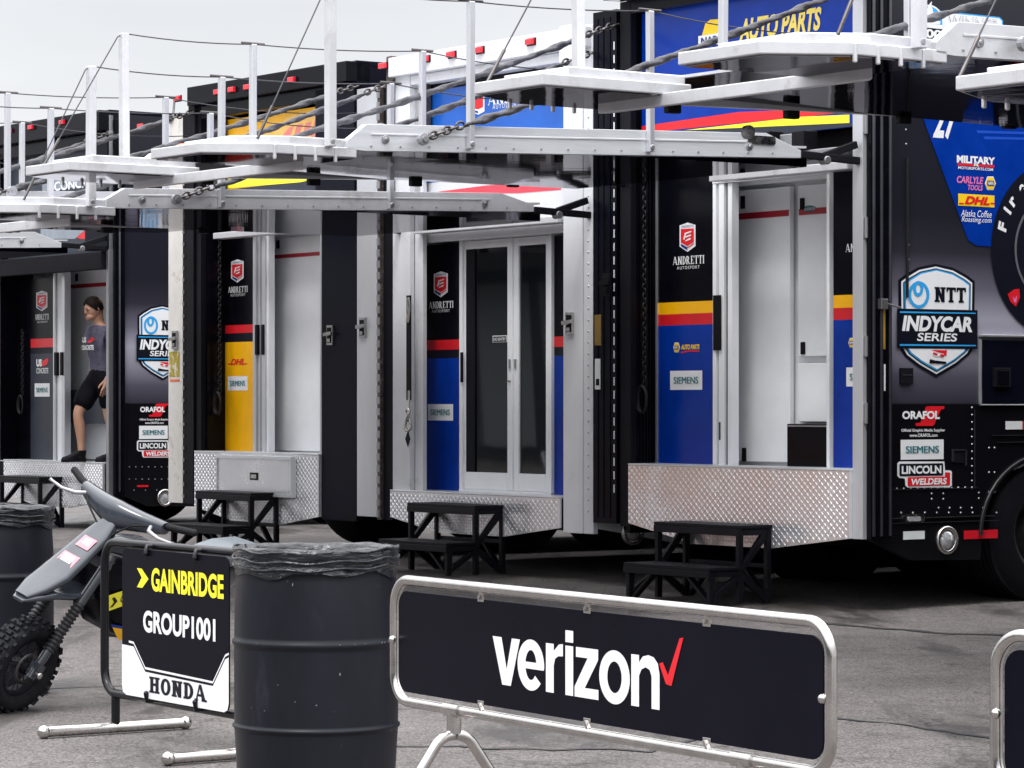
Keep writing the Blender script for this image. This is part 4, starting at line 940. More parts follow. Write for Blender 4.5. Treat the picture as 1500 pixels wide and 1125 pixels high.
m = MB(STEEL); x_ = X(262); m.tube([(x_, -.03, 4.22), (x_ - .03, -.03, 4.2), (x_ - .05, -.03, 4.08), (x_ - .12, -.03, 4.0)], .012, 6); m.build('tie_hook', T2)
liftgate(T2, fr, 3.08, lint=(X(316), X(469), pz_l(400, 338, 3.08)), ztop=4.09, seed=9, beam=ALUW)

# ------------------------------------------------------------------ T1: dark transporter with a man in its doorway, last of the row
fr = tframe(12.57, 1.06); F1 = fr
T1 = root_of(fr, 'dark transporter with slate grey door panel and a man standing in its doorway')
g1 = gz(31); FL = .79; RF = 4.44
body(T1, RF, FL, NAVY, d0, 2.78)
side_panel(T1, RF, SIDE_FADE); wheels(T1)
m = MB(STEEL); m.box(-.055, 0, -.01, .05, .45, RF - .05); m.use(BLACK).box(-.02, .03, .05, .17, .45, RF - .1); m.use(WIRE).tube([(.035, .10, .5), (.035, .10, 4.2)], .012, 6); m.build('corner_post', T1, bevel=.006)
m = MB(STEEL); m.box(-W, -W + .06, -.01, .05, .3, RF - .05); m.use(BLACK).box(-W + .06, X(44, d0), d0 + .004, d0 + .04, FL, 2.9); m.box(-W + .03, -W + .07, .05, d0, FL, 2.9); m.build('corner_post', T1)
chain_hang(T1, -W + .3, .2, 2.2, 1.5)
zt = 2.78; zr1, zr0, zk0 = Z(60, 496, d0), Z(60, 509, d0), Z(60, 518, d0)
rows = [(FL, zk0, SLATE), (zk0, zr0, DECALK), (zr0, zr1, RED), (zr1, zt, BLACK)]
stripes(T1, 'wall_panel', X(45, d0), X(79, d0), d0, rows)
andretti(fr, T1, d0 - .001, 61.5, 426, 30, None, (51.5, 72, 460, 468.5), (55, 70, 470, 473))
D_ = Decal(fr, 'y', d0 - .001); D_.text('US', 53.5, 61.5, 526, 537, DECALW, 1, bold=.05); D_.poly([(62, 529), (71, 524), (71, 528), (69, 534), (62, 537)], DECALR, 1); D_.text('CONCRETE', 53.5, 71, 539, 547, DECALW, 1, bold=.01); siemens(D_, 51, 73, 561.5, 581); D_.build('sponsor_decals', T1)
xa = X(80, d0); ztop = Z(115, 393, d0)
m = MB(POST); m.box(xa, xa + .04, d0 - .02, d0 + .05, FL, ztop); m.use(CABIN).box(xa + .05, xa + .16, d0 + .005, d0 + .05, FL, ztop); m.use(SILVER).box(xa + .161, xa + .19, d0, d0 + .06, FL, ztop); m.use(POST).box(xa + .191, xa + .26, d0 - .015, d0 + .06, FL, ztop); m.use(MATTE).box(xa, -.05, d0 - .024, d0 + .03, ztop, ztop + .3)
m.use(MATTE).box(xa + .04, xa + .10, d0 - .03, d0 + .004, Z(90, 550, d0), Z(90, 516, d0)); m.box(xa + .18, xa + .235, d0 - .03, d0 - .0155, Z(90, 550, d0), Z(90, 516, d0)); m.build('door_frame', T1, bevel=.003)
dc = .60
cabinet(T1, X(101, dc), X(190, dc), FL + .02, Z(120, 395, dc), dc, stripe=(Z(120, 421.5, dc), Z(120, 416, dc)), name='interior_door', hs=[(X(113, dc), Z(113, 412, dc), Z(113, 401, dc))])
cabinet(T1, X(102, dc), X(185, dc), Z(120, 620, dc), Z(120, 571, dc), dc - .2, SLATE, name='bench_box', th=.2)
m = MB(CABIN); m.box(X(92, dc), X(200, dc), dc + .05, dc + .09, FL, 2.85); m.build('interior_wall', T1)
pl = [fr.py(*q) for q in [(9, 673), (154, 680), (154, 735), (103, 744), (50, 738), (9, 722)]]; pl[0] = (pl[0][0], FL); pl[1] = (pl[1][0], FL)
kick_plate(T1, [(q[0], q[1]) for q in pl][::-1])
m = MB(SLATE); m.box(-W + .1, -.1, .12, .16, 2.9, 4.1); m.build('upper_wall', T1)
D_ = Decal(fr, 'y', .12); D_.rect(62, 150, 232, 275, mat('grey_blue_vinyl', (.25, .28, .33), .35, var=.15), 1); D_.text('CONCRETE', 80, 150, 262, 276, DECALW, 2, bold=.03)
D_.poly([(40, 331), (140, 331), (140, 350), (120, 350)], DECALR, 1); D_.poly([(60, 333), (130, 333), (110, 350), (60, 350)], MATS['grey_blue_vinyl'], 2); D_.build('banner_graphics', T1)
m = MB(BLACK); m.box(-W - .02, 0, -.12, .14, 4.22, 4.43); m.box(-W, -.1, -.02, .1, 4.08, 4.218); m.use(NAVY).box(-.5, 0, -.02, .06, 3.0, 4.2); m.use(MATTE).box(-W + .1, -.06, -.06, .06, 2.80, 2.98); m.build('header', T1, bevel=.006)
marker_lights(T1, -.12, 4.36, [X(30), X(62), X(108)])
MB(LAMPR).box(X(198) + .0, X(206), .02, .03, 4.2, 4.25).build('marker_light', T1)
T_ = indycar(fr, T1, 0.002, 199, 492, .665)
k1 = .665
lower_side(fr, T1, lambda p: (199 + (p[0] - 1312) * k1, 492 + (p[1] - 455) * k1 + 6), 0.002)
rivets(T1, fr, [((179, 400), (179, 588), 12), ((180, 684), (246, 684), 8), ((180, 702), (246, 702), 8), ((180, 718), (246, 718), 5)], r=.007)
m = MB(LAMPR); (ya, za) = fr.px(201, 713.5); (yb, zb) = fr.px(217, 710.5); m.box(0, .006, ya, yb, za, zb); m.build('reflector', T1)
yl, zl_ = fr.px(241, 729); m = MB(CHROME); m.lathe([(.09, 0), (.09, .02), (.07, .024), (.065, .005)], 24, (0, yl, zl_), 'x'); m.use(LAMPC).lathe([(.064, .005), (0, .03)], 18, (0, yl, zl_), 'x'); m.build('side_lamp', T1)
liftgate(T1, fr, 3.08, lint=None, ztop=4.2, seed=11)

# ------------------------------------------------------------------ two more transporters of the row, of which only the raised tail lifts reach into the picture
for t, pz, lab in ((-5.0, 3.17, 'black transporter of which the raised white lift deck hangs above the big door opening'), (-8.47, 2.90, 'black transporter of which only a white lift deck corner shows near the number 27')):
    fr = tframe(t); TX = root_of(fr, lab); body(TX, 4.3, .96, BLACK, d0, 3.0)
    m = MB(BLACK); m.prism([(.06, .5), (.9, .35), (13, .35), (13, 4.25), (.06, 4.25)], 'x', -.05, 0); m.build('side_panel', TX)
    m = MB(BLACK); m.box(-W + .05, -.05, d0, d0 + .04, .96, 4.25); m.build('wall_panel', TX)
    m = MB(STEEL); m.box(-.1, 0, 0, .05, .5, 4.25); m.box(-W, -W + .1, 0, .05, .5, 4.25); m.build('corner_post', TX); wheels(TX)
    liftgate(TX, fr, pz, lint=None, tilt=.02, ztop=4.15, seed=int(20 + t), beam=ALUW)
# ------------------------------------------------------------------ step stools in front of the transporters
def side_frame(m, x0, x1):
    """cut-out side of the two-step stool (y runs from the low front -.56 to the back 0)"""
    def P(poly): m.prism(poly, 'x', x0, x1)
    P([(-.56, 0), (-.52, 0), (-.50, .21), (-.56, .21)])
    P([(-.499, .17), (-.30, .17), (-.30, .21), (-.499, .21)])
    P([(-.299, .0), (-.255, .0), (-.255, .47), (-.299, .47)])
    P([(-.045, 0), (0, 0), (0, .47), (-.045, .47)])
    P([(-.254, .43), (-.046, .43), (-.046, .47), (-.254, .47)])
    P([(-.515, .02), (-.50, .075), (-.33, .169), (-.30, .169), (-.30, .14)])
    P([(-.254, .20), (-.254, .255), (-.09, .429), (-.046, .429), (-.046, .40)])
    P([(-.254, .19), (-.254, .14), (-.046, .0), (-.046, .06)])
def make_stool():
    root = empty('step_stool')
    m = MB(STOOL); 
    for x0, x1 in ((0, .035), (.895, .93)):
        m = MB(STOOL); side_frame(m, x0, x1); m.build('side_frame', root, bevel=.004)
    for y0, y1, z in ((-.575, -.285, .212), (-.30, .01, .472)):
        m = MB(STOOL); m.box(-.01, .94, y0, y1, z, z + .022); m.box(-.01, .94, y0 - .004, y0 + .02, z - .045, z + .0); m.use(TREAD)
        nx = 30
        for i in range(nx):
            for j in range(9):
                x = .02 + (.89) * i / (nx - 1); y = y0 + .03 + (y1 - y0 - .06) * j / 8
                a = .008; b = .004
                if (i + j) % 2: a, b = b, a
                m.add([(x - a, y - b, z + .0221), (x + a, y - b, z + .0221), (x + a, y + b, z + .0221), (x - a, y + b, z + .0221), (x, y, z + .028)], [(0, 1, 4), (1, 2, 4), (2, 3, 4), (3, 0, 4)])
        m.build('step_tread', root, bevel=.004)
    for y, z in ((-.535, .10), (-.02, .14)):
        m = MB(STOOL)
        m.prism([(.036, z + .075), (.894, z + .075), (.894, z + .105), (.036, z + .105)], 'y', y, y + .03)
        m.bar((.05, y + .015, .01), (.28, y + .015, z + .075), .024, .05, (0, 1, 0)); m.bar((.88, y + .015, .01), (.65, y + .015, z + .075), .024, .05, (0, 1, 0))
        m.build('cross_brace', root, bevel=.004)
    return root
STOOL = mat('black_powder_coat', (.006, .006, .009), .42, spec=.15, var=.3, bump=.08, bs=200, dirt=(.04, .04, .04), dscale=9, dlo=.66, dhi=.85)
TREAD = mat('tread_studs', (.014, .014, .018), .38, spec=.3, var=.4)
st0 = None
for fr, x, y, zb, lab in ((F4, -1.83, -.01, None, 'black two-step stool in front of the transporter with blue, yellow and red stripes'),
                     (F3, -2.05, .02, None, 'black two-step stool in front of the closed glass sliding doors'),
                     (F2, -2.13, .0, None, 'black two-step stool under the storage drawer of the yellow-panelled transporter'),
                     (F1, -1.92, .02, None, 'black two-step stool below the doorway where the man stands')):
    o = make_stool() if st0 is None else copy_tree(st0)
    st0 = st0 or o
    p = fr.world(x, y - .02, 0); o.location = (p.x, p.y, gz(p.y)); o.rotation_euler = (0, 0, fr.rz); o.scale = (1, 1, 1.09)
    tag(o, lab, 'step stool', 'step stools at the transporters')

# ------------------------------------------------------------------ barrels with bin bags
DRUM = mat('black_drum_plastic', (.009, .010, .015), .42, var=.25, vs=4, rv=.10, spec=.22, dirt=(.03, .034, .045), dscale=7, dlo=.6, dhi=.85, stretch=(1, 1, .35))
SCUFF = mat('pale_scuff', (.16, .18, .20), .6, var=.4, vs=30)
BAG = mat('bin_bag_film', (.011, .013, .017), .22, var=.2, spec=.55, bump=1.0, bs=17, stretch=(1, 1, 3.5))
def barrel(name, x, y, lab, seed, baglab):
    rnd = random.Random(seed); g = gz(y)
    root = empty(name, (x, y, g)); tag(root, lab, 'barrel', 'black barrels used as litter bins')
    prof = [(0, .01), (.255, .0), (.272, .02), (.280, .12), (.288, .26), (.2885, .268), (.289, .274), (.295, .279), (.2965, .284), (.295, .289), (.289, .294), (.2892, .30), (.290, .40), (.290, .556), (.290, .566), (.296, .573), (.2975, .580), (.296, .587), (.2895, .594), (.2893, .604), (.288, .70), (.282, .80), (.274, .865), (.280, .872), (.282, .892), (.274, .900), (.262, .895), (.258, .80), (.27, .60), (.27, .05), (0, .04)]
    m = MB(DRUM).lathe(prof, 72); m.build('drum', root)
    m = MB(SCUFF)
    for k in range(36):
        a = rnd.uniform(math.pi, 2 * math.pi); z = rnd.choice([rnd.uniform(.05, .85), rnd.uniform(.32, .5), .586]); r = .2935
        if .25 < z < .31 or .55 < z < .61: r = .299
        if z > .62: r = .2905
        if z < .2: r = .287
        l = rnd.uniform(.0008, .0035); h = rnd.uniform(.0008, .0028) * (1 if rnd.random() < .75 else 3); sl = rnd.uniform(-.4, .4)
        q = []
        for u, v in ((-1, -.4), (-.2, -1), (.8, -.6), (1, .5), (.1, 1), (-.7, .6)):
            aa = a + (u * l + v * h * sl) / r; zz = z + v * h; q.append((r * math.cos(aa), r * math.sin(aa), zz))
        m.add(q, [tuple(range(6))])
    m.build('scuff_mark', root, recalc=False)
    # bag: skirt folded over the rim, gathered folds, and the slack inside
    n = 200; rows = []
    ph = [rnd.uniform(0, 6.28) for _ in range(12)]
    def wob(a, f, amp, k): return amp * (math.sin(a * f + ph[k]) + .6 * math.sin(a * f * 1.7 + ph[k + 1] + 1.3 * math.sin(a * 3 + ph[k + 2])) + .4 * math.sin(a * f * 3.1 + ph[k + 3]))
    spec = [(.2865, .822, .002, .006), (.2885, .830, .003, .004), (.286, .838, .003, .004), (.290, .848, .004, .004), (.286, .858, .003, .004), (.291, .868, .004, .004), (.288, .880, .003, .004), (.293, .896, .004, .004), (.289, .912, .004, .005), (.276, .914, .003, .005), (.262, .902, .004, .007), (.254, .885, .006, .01), (.248, .845, .012, .014), (.235, .78, .02, .02), (.20, .68, .03, .03), (.10, .60, .03, .03), (0.01, .58, .0, .0)]
    vs = []
    for k, (r, z, ar, az) in enumerate(spec):
        for i in range(n):
            a = 2 * math.pi * i / n
            lean = .012 * math.sin(a * 2 + k * .9 + ph[0])
            rr = r + wob(a + k * .11, 7 + (k % 4) * 3, ar * .5, k % 8) + (lean * .3 if k < 10 else 0)
            zz = z + wob(a + k * .3, 4 + (k % 3) * 2, az * .45, (k + 3) % 8)
            if k == 0: zz += .009 * math.sin(a * 3 + ph[1]) + .010 * math.sin(a * 7 + ph[2])
            vs.append((rr * math.cos(a), rr * math.sin(a), zz))
    m = MB(BAG); m.add(vs, [(k * n + i, k * n + (i + 1) % n, (k + 1) * n + (i + 1) % n, (k + 1) * n + i) for k in range(len(spec) - 1) for i in range(n)], True)
    # rolled cuff lines
    for zc, rc in ((.905, .291), (.872, .293), (.846, .291)):
        m.tube([(( rc + .004 * math.sin(5 * a + ph[4])) * math.cos(a), (rc + .004 * math.sin(5 * a + ph[4])) * math.sin(a), zc + .006 * math.sin(2 * a + ph[5]) + .004 * math.sin(9 * a)) for a in [2 * math.pi * i / 80 for i in range(80)]], .0050, 6, closed=True)
    o = m.build('bin_bag', None, recalc=False); o.location = (x, y, g); tag(o, baglab, 'bin bag', 'bin bags in the barrels')
barrel('barrel', -.692, 10.72, 'large black plastic barrel between the framed sign board and the long barrier', 4, 'crumpled black bin bag folded over the rim of the big barrel beside the long barrier')
barrel('barrel', -2.53, 14.8, 'black plastic barrel behind the front wheel of the electric dirt bike', 11, 'black bin bag over the rim of the barrel behind the bike wheel')

# ------------------------------------------------------------------ crowd barriers with printed boards
PANELK = mat('black_board', (.005, .005, .010), .3, var=.2, vs=2, rv=.04, spec=.07)
def barrier(fr, lab, width=2.27, z0=.475, z1=.885, graphics=None):
    root = empty('sign_barrier', fr.o, fr.rz); tag(root, lab, 'barrier', 'steel barriers with black boards')
    r = .0162
    p = [(a, 0, b) for a, b in rrect(r, width - r, z0 + r, z1 - r, .085, 8)]
    m = MB(CHROME).tube(p, r, 14, closed=True); m.build('tube_frame', root)
    m = MB(PANELK); m.prism(rrect(r * 2 + .012, width - r * 2 - .012, z0 + .046, z1 - .050, .05, 8), 'y', -.003, .003); bd = m.build('board', root, bevel=.001)
    for x in [.55 + k * (width - 1.1) / 2 for k in range(3)]:
        for z, s_ in ((z1 - .05, 1), (z0 + .05, -1)):
            m = MB(CHROME); m.box(x - .018, x + .018, -.006, -.0035, z - .008, z + .008); m.bar((x - .006, -.006, z), (x + .008, -.004, z + s_ * .024), .014, .008); m.build('clip', root, bevel=.002)
    for x, z in ((r * 2 + .008, (z0 + z1) / 2 - .0), (width - r * 2 - .008, (z0 + z1) / 2 - .0)):
        MB(CHROME).ball((x - .01 if x < 1 else x + .01, -.016, z), .013, 8).build('bolt', root)
    for x in (.384, width - .384):
        m = MB(CHROME); m.tube([(x - .0, 0, z0 + r), (x, 0, z0 - .055)], .022, 12); m.tube([(x - .045, 0, z0 + r), (x + .045, 0, z0 + r)], .0225, 12)
        m.build('leg_clamp', root)
        for s_ in (-1, 1):
            pts = []
            for k in range(5):
                t = k / 4 * R(62); pts.append((x, s_ * (.005 + .075 * math.sin(t)), z0 - .06 - .075 * (1 - math.cos(t))))
            pts.append((x, s_ * .33, .015))
            m = MB(CHROME).tube(pts, .017, 12); m.use(RUBBER).tube([(x, s_ * .318, .035), (x, s_ * .333, .0)], .022, 10); m.build('leg', root)
    if graphics: graphics(fr, bd)
    return root
FB = Frame(-.375, 9.5, .52, -.854)
def gfx_word(fr, bd):
    D_ = Decal(fr, 'y', -.0035, .0008)
    def Vp(x, t):
        yb = 1003.6 + (x - 741) * .162; yt = 934 + (x - 741) * .13
        return (x, yb + (yt - yb) * t)
    def L(pts, l=1.): D_.poly([Vp(*p) for p in pts], DECALW, l)
    def ring(cx, cy, rx, ry, ix, iy, a0, a1, n=36):
        for i in range(n):
            q = [R(a0 + (a1 - a0) * (i + k) / n) for k in (0, 1)]
            L([(cx + rx * math.cos(q[0]), cy + ry * math.sin(q[0])), (cx + rx * math.cos(q[1]), cy + ry * math.sin(q[1])), (cx + ix * math.cos(q[1]), cy + iy * math.sin(q[1])), (cx + ix * math.cos(q[0]), cy + iy * math.sin(q[0]))])
    L([(722, 1), (735, 1), (742.5, .34), (750, 1), (762, 1), (748.5, 0), (736, 0)])
    ring(778, .5, 19.5, .53, 8.0, .31, -4, 318); L([(769, .42), (797, .42), (797.4, .50), (796.5, .56), (769, .56)], 1.1)
    L([(800, 0), (811.5, 0), (811.5, 1), (800, 1)]); L([(811.6, .56), (813.5, .70), (818, .76), (825, .77), (825, 1.02), (819, 1.0), (811.6, .86)], 1.1)
    L([(828.5, 0), (840, 0), (840, 1), (828.5, 1)]); L([(828.5, 1.07), (840, 1.07), (840, 1.31), (828.5, 1.31)])
    L([(844, 1), (876.5, 1), (876.5, .79), (857, .2), (877, .2), (877, 0), (842, 0), (842, .2), (861, .8), (844, .8)])
    ring(900.5, .5, 22.5, .53, 10.5, .31, 0, 360)
    L([(925, 0), (936.4, 0), (936.4, 1), (925, 1)]); L([(936.5, .86), (942, .98), (950, 1.02), (958, .99), (964, .88), (966.5, .68), (966.5, 0), (954.8, 0), (954.8, .62), (952, .74), (946, .78), (940, .73), (936.5, .60)], 1.1)
    D_.poly([(966, 972), (971.5, 970), (979, 989), (996, 935), (1001.5, 934), (984, 1005), (976, 1002)], DECALR, 1.4)
    D_.build('lettering', bd)
barrier(FB, 'long steel-framed black barrier board with a white word and a red tick mark', graphics=gfx_word)
FB2 = Frame((1452 - 750) / F * 7.25, 7.25, .62, -.78)
barrier(FB2, 'steel-framed black barrier board cut off at the picture edge, without any lettering')

# ------------------------------------------------------------------ framed sign board on a black tube stand
FS = Frame(-1.70, 13.0, .553, -.833)
GF = mat('black_tube_enamel', (.006, .006, .008), .25, var=.2, spec=.3)
def sign():
    fr = FS; root = empty('sign_board', fr.o, fr.rz); tag(root, 'upright sign board with yellow and white lettering in a black tube frame', 'sign board')
    a, b, z0, z1, r = -.125, 1.285, .155, .840, .0185
    # path that stays inside the frame's corners
    m = MB(GF).tube([(u, 0, v) for u, v in rrect(a + r, b - r, z0 + r, z1 - r, .10, 8)], r, 14, closed=True); m.build('tube_frame', root)
    p0, p1, q0, q1 = fr.py(190, 900)[0], 1.09, .183, .806
    m = MB(PANELK); m.prism(rrect(p0, p1, q0, q1, .04, 6), 'y', -.036, -.030); bd = m.build('board', root, bevel=.001)
    D_ = Decal(fr, 'y', -.0362, .0007)
    U = lambda px, py: D_.uv(px, py)
    # lower white field with its white outline
    def edge(dy):
        return [U(189, 938 + dy), U(196, 940 + dy), U(213, 977 + dy), U(312, 998 + dy), U(330, 959 + dy), (p1, U(342, 957 + dy)[1])]
    e = edge(7); D_.polyuv([(p0 + .001, q0 + .04)] + [(p0 + .001, e[0][1])] + e[1:5] + [(p1 - .001, e[5][1]), (p1 - .001, q0 + .04), (p1 - .012, q0 + .011), (p1 - .04, q0 + .001), (p0 + .04, q0 + .001), (p0 + .011, q0 + .012)], DECALW, 1)
    t0, t1 = edge(0), edge(3.2)
    for i in range(5): D_.polyuv([t0[i], t0[i + 1], t1[i + 1], t1[i]], DECALW, 1.3)
    def word(t, px0, px1, ty0, by0, ty1, by1, m_, bold, serif=False):
        u0, u1 = U(px0, (ty0 + by0) / 2)[0], U(px1, (ty1 + by1) / 2)[0]
        za, zb = (U(px0, by0)[1] + U(px1, by1)[1]) / 2, (U(px0, ty0)[1] + U(px1, ty1)[1]) / 2
        D_.mb.use(m_)
        if serif:
            ps, wd = serif_polys(t, .29, .13, .10, .09)
            for k, p in enumerate(ps): D_.polyuv([(u0 + c / wd * (u1 - u0), za + d * (zb - za)) for c, d in p], m_, 2 + .05 * (k % 9))
        else:
            vs, fs = glyphs(t, bold); D_.mb.add([D_.P(u0 + v[0] * (u1 - u0), za + v[1] * (zb - za), 2) for v in vs], fs)
    word('GAINBRIDGE', 222, 328, 832, 867, 841, 877, DECALN, .035); word('GROUP1001', 210, 316, 896, 928, 904, 938, DECALW, .036); word('HONDA', 219, 303, 992.5, 1017, 1002.5, 1026, DECALK, 0, True)
    D_.poly([(201, 832), (208, 833), (218, 848), (209, 861), (201, 860), (208, 846)], DECALN, 2)
    D_.build('lettering', bd)
    for x in (fr.py(228, 800)[0], fr.py(300, 800)[0]):
        for z, s_ in ((z1 - .02, -1), (z0 + .02, 1)):
            m = MB(GF); m.tube([(x, -.0, z), (x, -.04, z), (x, -.045, z + s_ * .03)], .011, 8); m.ball((x, -.044, z + s_ * .03), .012, 8); m.build('clamp', root)
    for x in (0.0, 1.148):
        m = MB(GF).tube([(x, 0, z0 + .02), (x, 0, .035)], .019, 12); m.build('upright', root)
        m = MB(CHROME).tube([(x, -.33, .028), (x, .33, .028)], .023, 14)
        for s_ in (-1, 1): m.ball((x, s_ * .335, .028), .029, 10)
        m.build('foot', root)
sign()

# ------------------------------------------------------------------ electric dirt bike on its stand
def bike():
    root = empty('electric_dirt_bike'); tag(root, 'grey and black electric dirt bike leaning over beside the framed sign', 'dirt bike')
    hd = math.atan2(-.86, -.50)
    root.matrix_world = Matrix.Translation((-2.335, 13.95, 0)) @ Matrix.Rotation(hd, 4, 'Z') @ Matrix.Rotation(R(-22), 4, 'X')
    GREY = mat('grey_gloss_plastic', (.034, .041, .053), .2, var=.15, coat=.4)
    DGREY = mat('dark_gloss_plastic', (.035, .04, .05), .22, var=.15, coat=.4)
    GAIT = mat('fork_gaiter', (.014, .015, .018), .55)
    def wheel(x, Rr, par, knob=True):
        m = MB(TYRE); c = (x, 0, Rr)
        prof = [(Rr - .095, -.030), (Rr - .075, -.05), (Rr - .04, -.056), (Rr - .016, -.045), (Rr - .010, 0), (Rr - .016, .045), (Rr - .04, .056), (Rr - .075, .05), (Rr - .095, .030)]
        m.lathe(prof, 48, c, 'y')
        for k in range(44):
            a = 2 * math.pi * k / 44
            for off, wd in (((0, .016), (-.033, .011), (.033, .011)) if k % 2 == 0 else ((-.016, .012), (.016, .012), (-.05, .010), (.05, .010))):
                rr = Rr - .012 if abs(off) < .04 else Rr - .030
                h = .014
                u = Vector((math.cos(a), 0, math.sin(a))); t = Vector((-math.sin(a), 0, math.cos(a))); w_ = Vector((0, 1, 0))
                if abs(off) > .03: u = (u * .8 + w_ * (.6 if off > 0 else -.6)).normalized(); 
                b = Vector(c) + Vector((math.cos(a), 0, math.sin(a))) * rr + w_ * off
                m.hexa([b - t * .012 - w_ * wd, b + t * .012 - w_ * wd, b + t * .012 + w_ * wd, b - t * .012 + w_ * wd], [b + u * h - t * .009 - w_ * wd * .8, b + u * h + t * .009 - w_ * wd * .8, b + u * h + t * .009 + w_ * wd * .8, b + u * h - t * .009 + w_ * wd * .8])
        o = m.build('wheel', par)
        m = MB(MATTE).lathe([(Rr - .092, -.034), (Rr - .105, -.034), (Rr - .112, 0), (Rr - .105, .034), (Rr - .092, .034)], 40, c, 'y')
        for k in range(20):
            a = 2 * math.pi * k / 20; s_ = 1 if k % 2 else -1
            m.tube([(x + .025 * math.cos(a + .5 * s_), s_ * .03, Rr + .025 * math.sin(a + .5 * s_)), (x + (Rr - .108) * math.cos(a), 0, Rr + (Rr - .108) * math.sin(a))], .0025, 5)
        m.use(MATTE).lathe([(0, -.05), (.03, -.05), (.03, .05), (0, .05)], 16, c, 'y'); m.build('rim', o)
        m = MB(CHAIN).lathe([(.06, .042), (.078, .042), (.078, .045), (.06, .045)], 24, c, 'y'); m.build('brake_disc', o)
        return o
    Rr = .235
    wheel(0, Rr, root); wheel(-1.32, Rr, root)
    cr = Vector((-.30, 0, .78)); ax = Vector((0, 0, Rr)); u = (cr - ax).normalized()
    for s_ in (-1, 1):
        o_ = Vector((0, s_ * .085, 0)); a = ax + o_; b = cr + o_
        L = (b - a).length
        m = MB(GAIT); n = 60; m.tube([a + u * (.12 + .26 * k / n) for k in range(n + 1)], [.026 + .005 * math.sin(k * 1.35) for k in range(n + 1)], 14)
        m.use(DGREY).tube([a - u * .03, a + u * .12], .022, 12); m.tube([a + u * .38, b + u * .02], .024, 12); m.bar(a - Vector((0, 0, .02)), a + u * .05, .05, .05)
        m.build('fork_leg', root)
    m = MB(CHROME).tube([ax + Vector((0, -.12, 0)), ax + Vector((0, .125, 0))], .011, 10); m.ball(tuple(ax + Vector((0, .125, 0))), .017, 8, (1, .6, 1)); m.build('axle', root)
    m = MB(DGREY); m.bar(cr + Vector((0, -.11, -.02)), cr + Vector((0, .11, -.02)), .08, .05); m.tube([cr + Vector((-.03, 0, -.06)), cr + Vector((-.05, 0, .14))], .035, 14); m.build('fork_crown', root, bevel=.006)
    # cowl and beak: lofted strip
    def loft(m, secs, cap=True):
        k = len(secs[0]); vs = [v for s_ in secs for v in s_]
        m.add(vs, [(i * k + j, i * k + (j + 1) % k, (i + 1) * k + (j + 1) % k, (i + 1) * k + j) for i in range(len(secs) - 1) for j in range(k)], True)
        if cap: m.add(secs[0], [tuple(range(k))]); m.add(secs[-1], [tuple(range(k))])
    def sec(x, z, w_, h, tx, tz, n=14, pw=.6):
        """rounded section centred on (x, z), height direction (tx, tz)"""
        o = []
        for i in range(n):
            t = 2 * math.pi * i / n; a = math.copysign(abs(math.cos(t)) ** pw, math.cos(t)) * w_; b = math.copysign(abs(math.sin(t)) ** pw, math.sin(t)) * h
            o.append((x + tx * b, a, z + tz * b))
        return o
    m = MB(GREY); nx, nz_ = .72, .69
    loft(m, [sec(-.33, .93, .045, .018, nx, nz_), sec(-.27, .87, .066, .022, nx, nz_), sec(-.16, .775, .075, .026, nx, nz_), sec(-.05, .69, .084, .026, nx, nz_), sec(.06, .635, .072, .022, nx, nz_), sec(.15, .595, .038, .014, nx, nz_)])
    m.build('front_cowl', root)
    m = MB(GREY); loft(m, [sec(-.42, .545, .052, .018, .1, 1), sec(-.28, .600, .07, .02, .0, 1), sec(-.12, .600, .088, .022, .1, 1), sec(.0, .610, .088, .022, .25, .97), sec(.10, .595, .066, .018, .4, .9), sec(.17, .575, .03, .010, .5, .86)]); m.build('front_fender', root)
    m = MB(mat('pink_sticker', (.72, .22, .26), .4, var=.2, vs=30)); W_ = mat('sticker_white', (.7, .68, .7), .4)
    def stk(m, t0, t1, w0, w1, lift=.0275):
        A = Vector((-.27, 0, .87)); B = Vector((-.05, 0, .68)); n_ = Vector((nx, 0, nz_)); q = [A.lerp(B, t0) + n_ * lift + Vector((0, w0, 0)), A.lerp(B, t1) + n_ * lift + Vector((0, w0, 0)), A.lerp(B, t1) + n_ * lift + Vector((0, w1, 0)), A.lerp(B, t0) + n_ * lift + Vector((0, w1, 0))]
        m.add(q, [(0, 1, 2, 3)])
    stk(m, .56, 1.0, -.045, .05, .0285); stk(m, .14, .38, -.03, .045, .0285); m.use(W_); stk(m, .60, .78, -.03, .03, .0295); stk(m, .84, .96, -.02, .02, .0295); stk(m, .18, .30, -.01, .03, .0295)
    m.build('sticker', root, recalc=False)
    # handlebar with its long glossy cover
    hb = Vector((-.36, 0, .985))
    def bpt(y): return Vector((hb.x - .10 * (abs(y) / .37) ** 1.5, y, hb.z + .05 * (abs(y) / .37) ** 1.3))
    m = MB(GREY); secs = []
    for i in range(17):
        y = -.25 + .50 * i / 16; c = bpt(y); t = abs(y) / .25
        w_ = .050 - .014 * t ** 2; h = .068 - .038 * t ** 1.1
        secs.append([(c.x + w_ * math.copysign(abs(math.cos(q)) ** .7, math.cos(q)), y, c.z - .01 + h * math.copysign(abs(math.sin(q)) ** .7, math.sin(q))) for q in [2 * math.pi * k / 16 for k in range(16)]])
    loft(m, secs); hbo = m.build('handlebar', root)
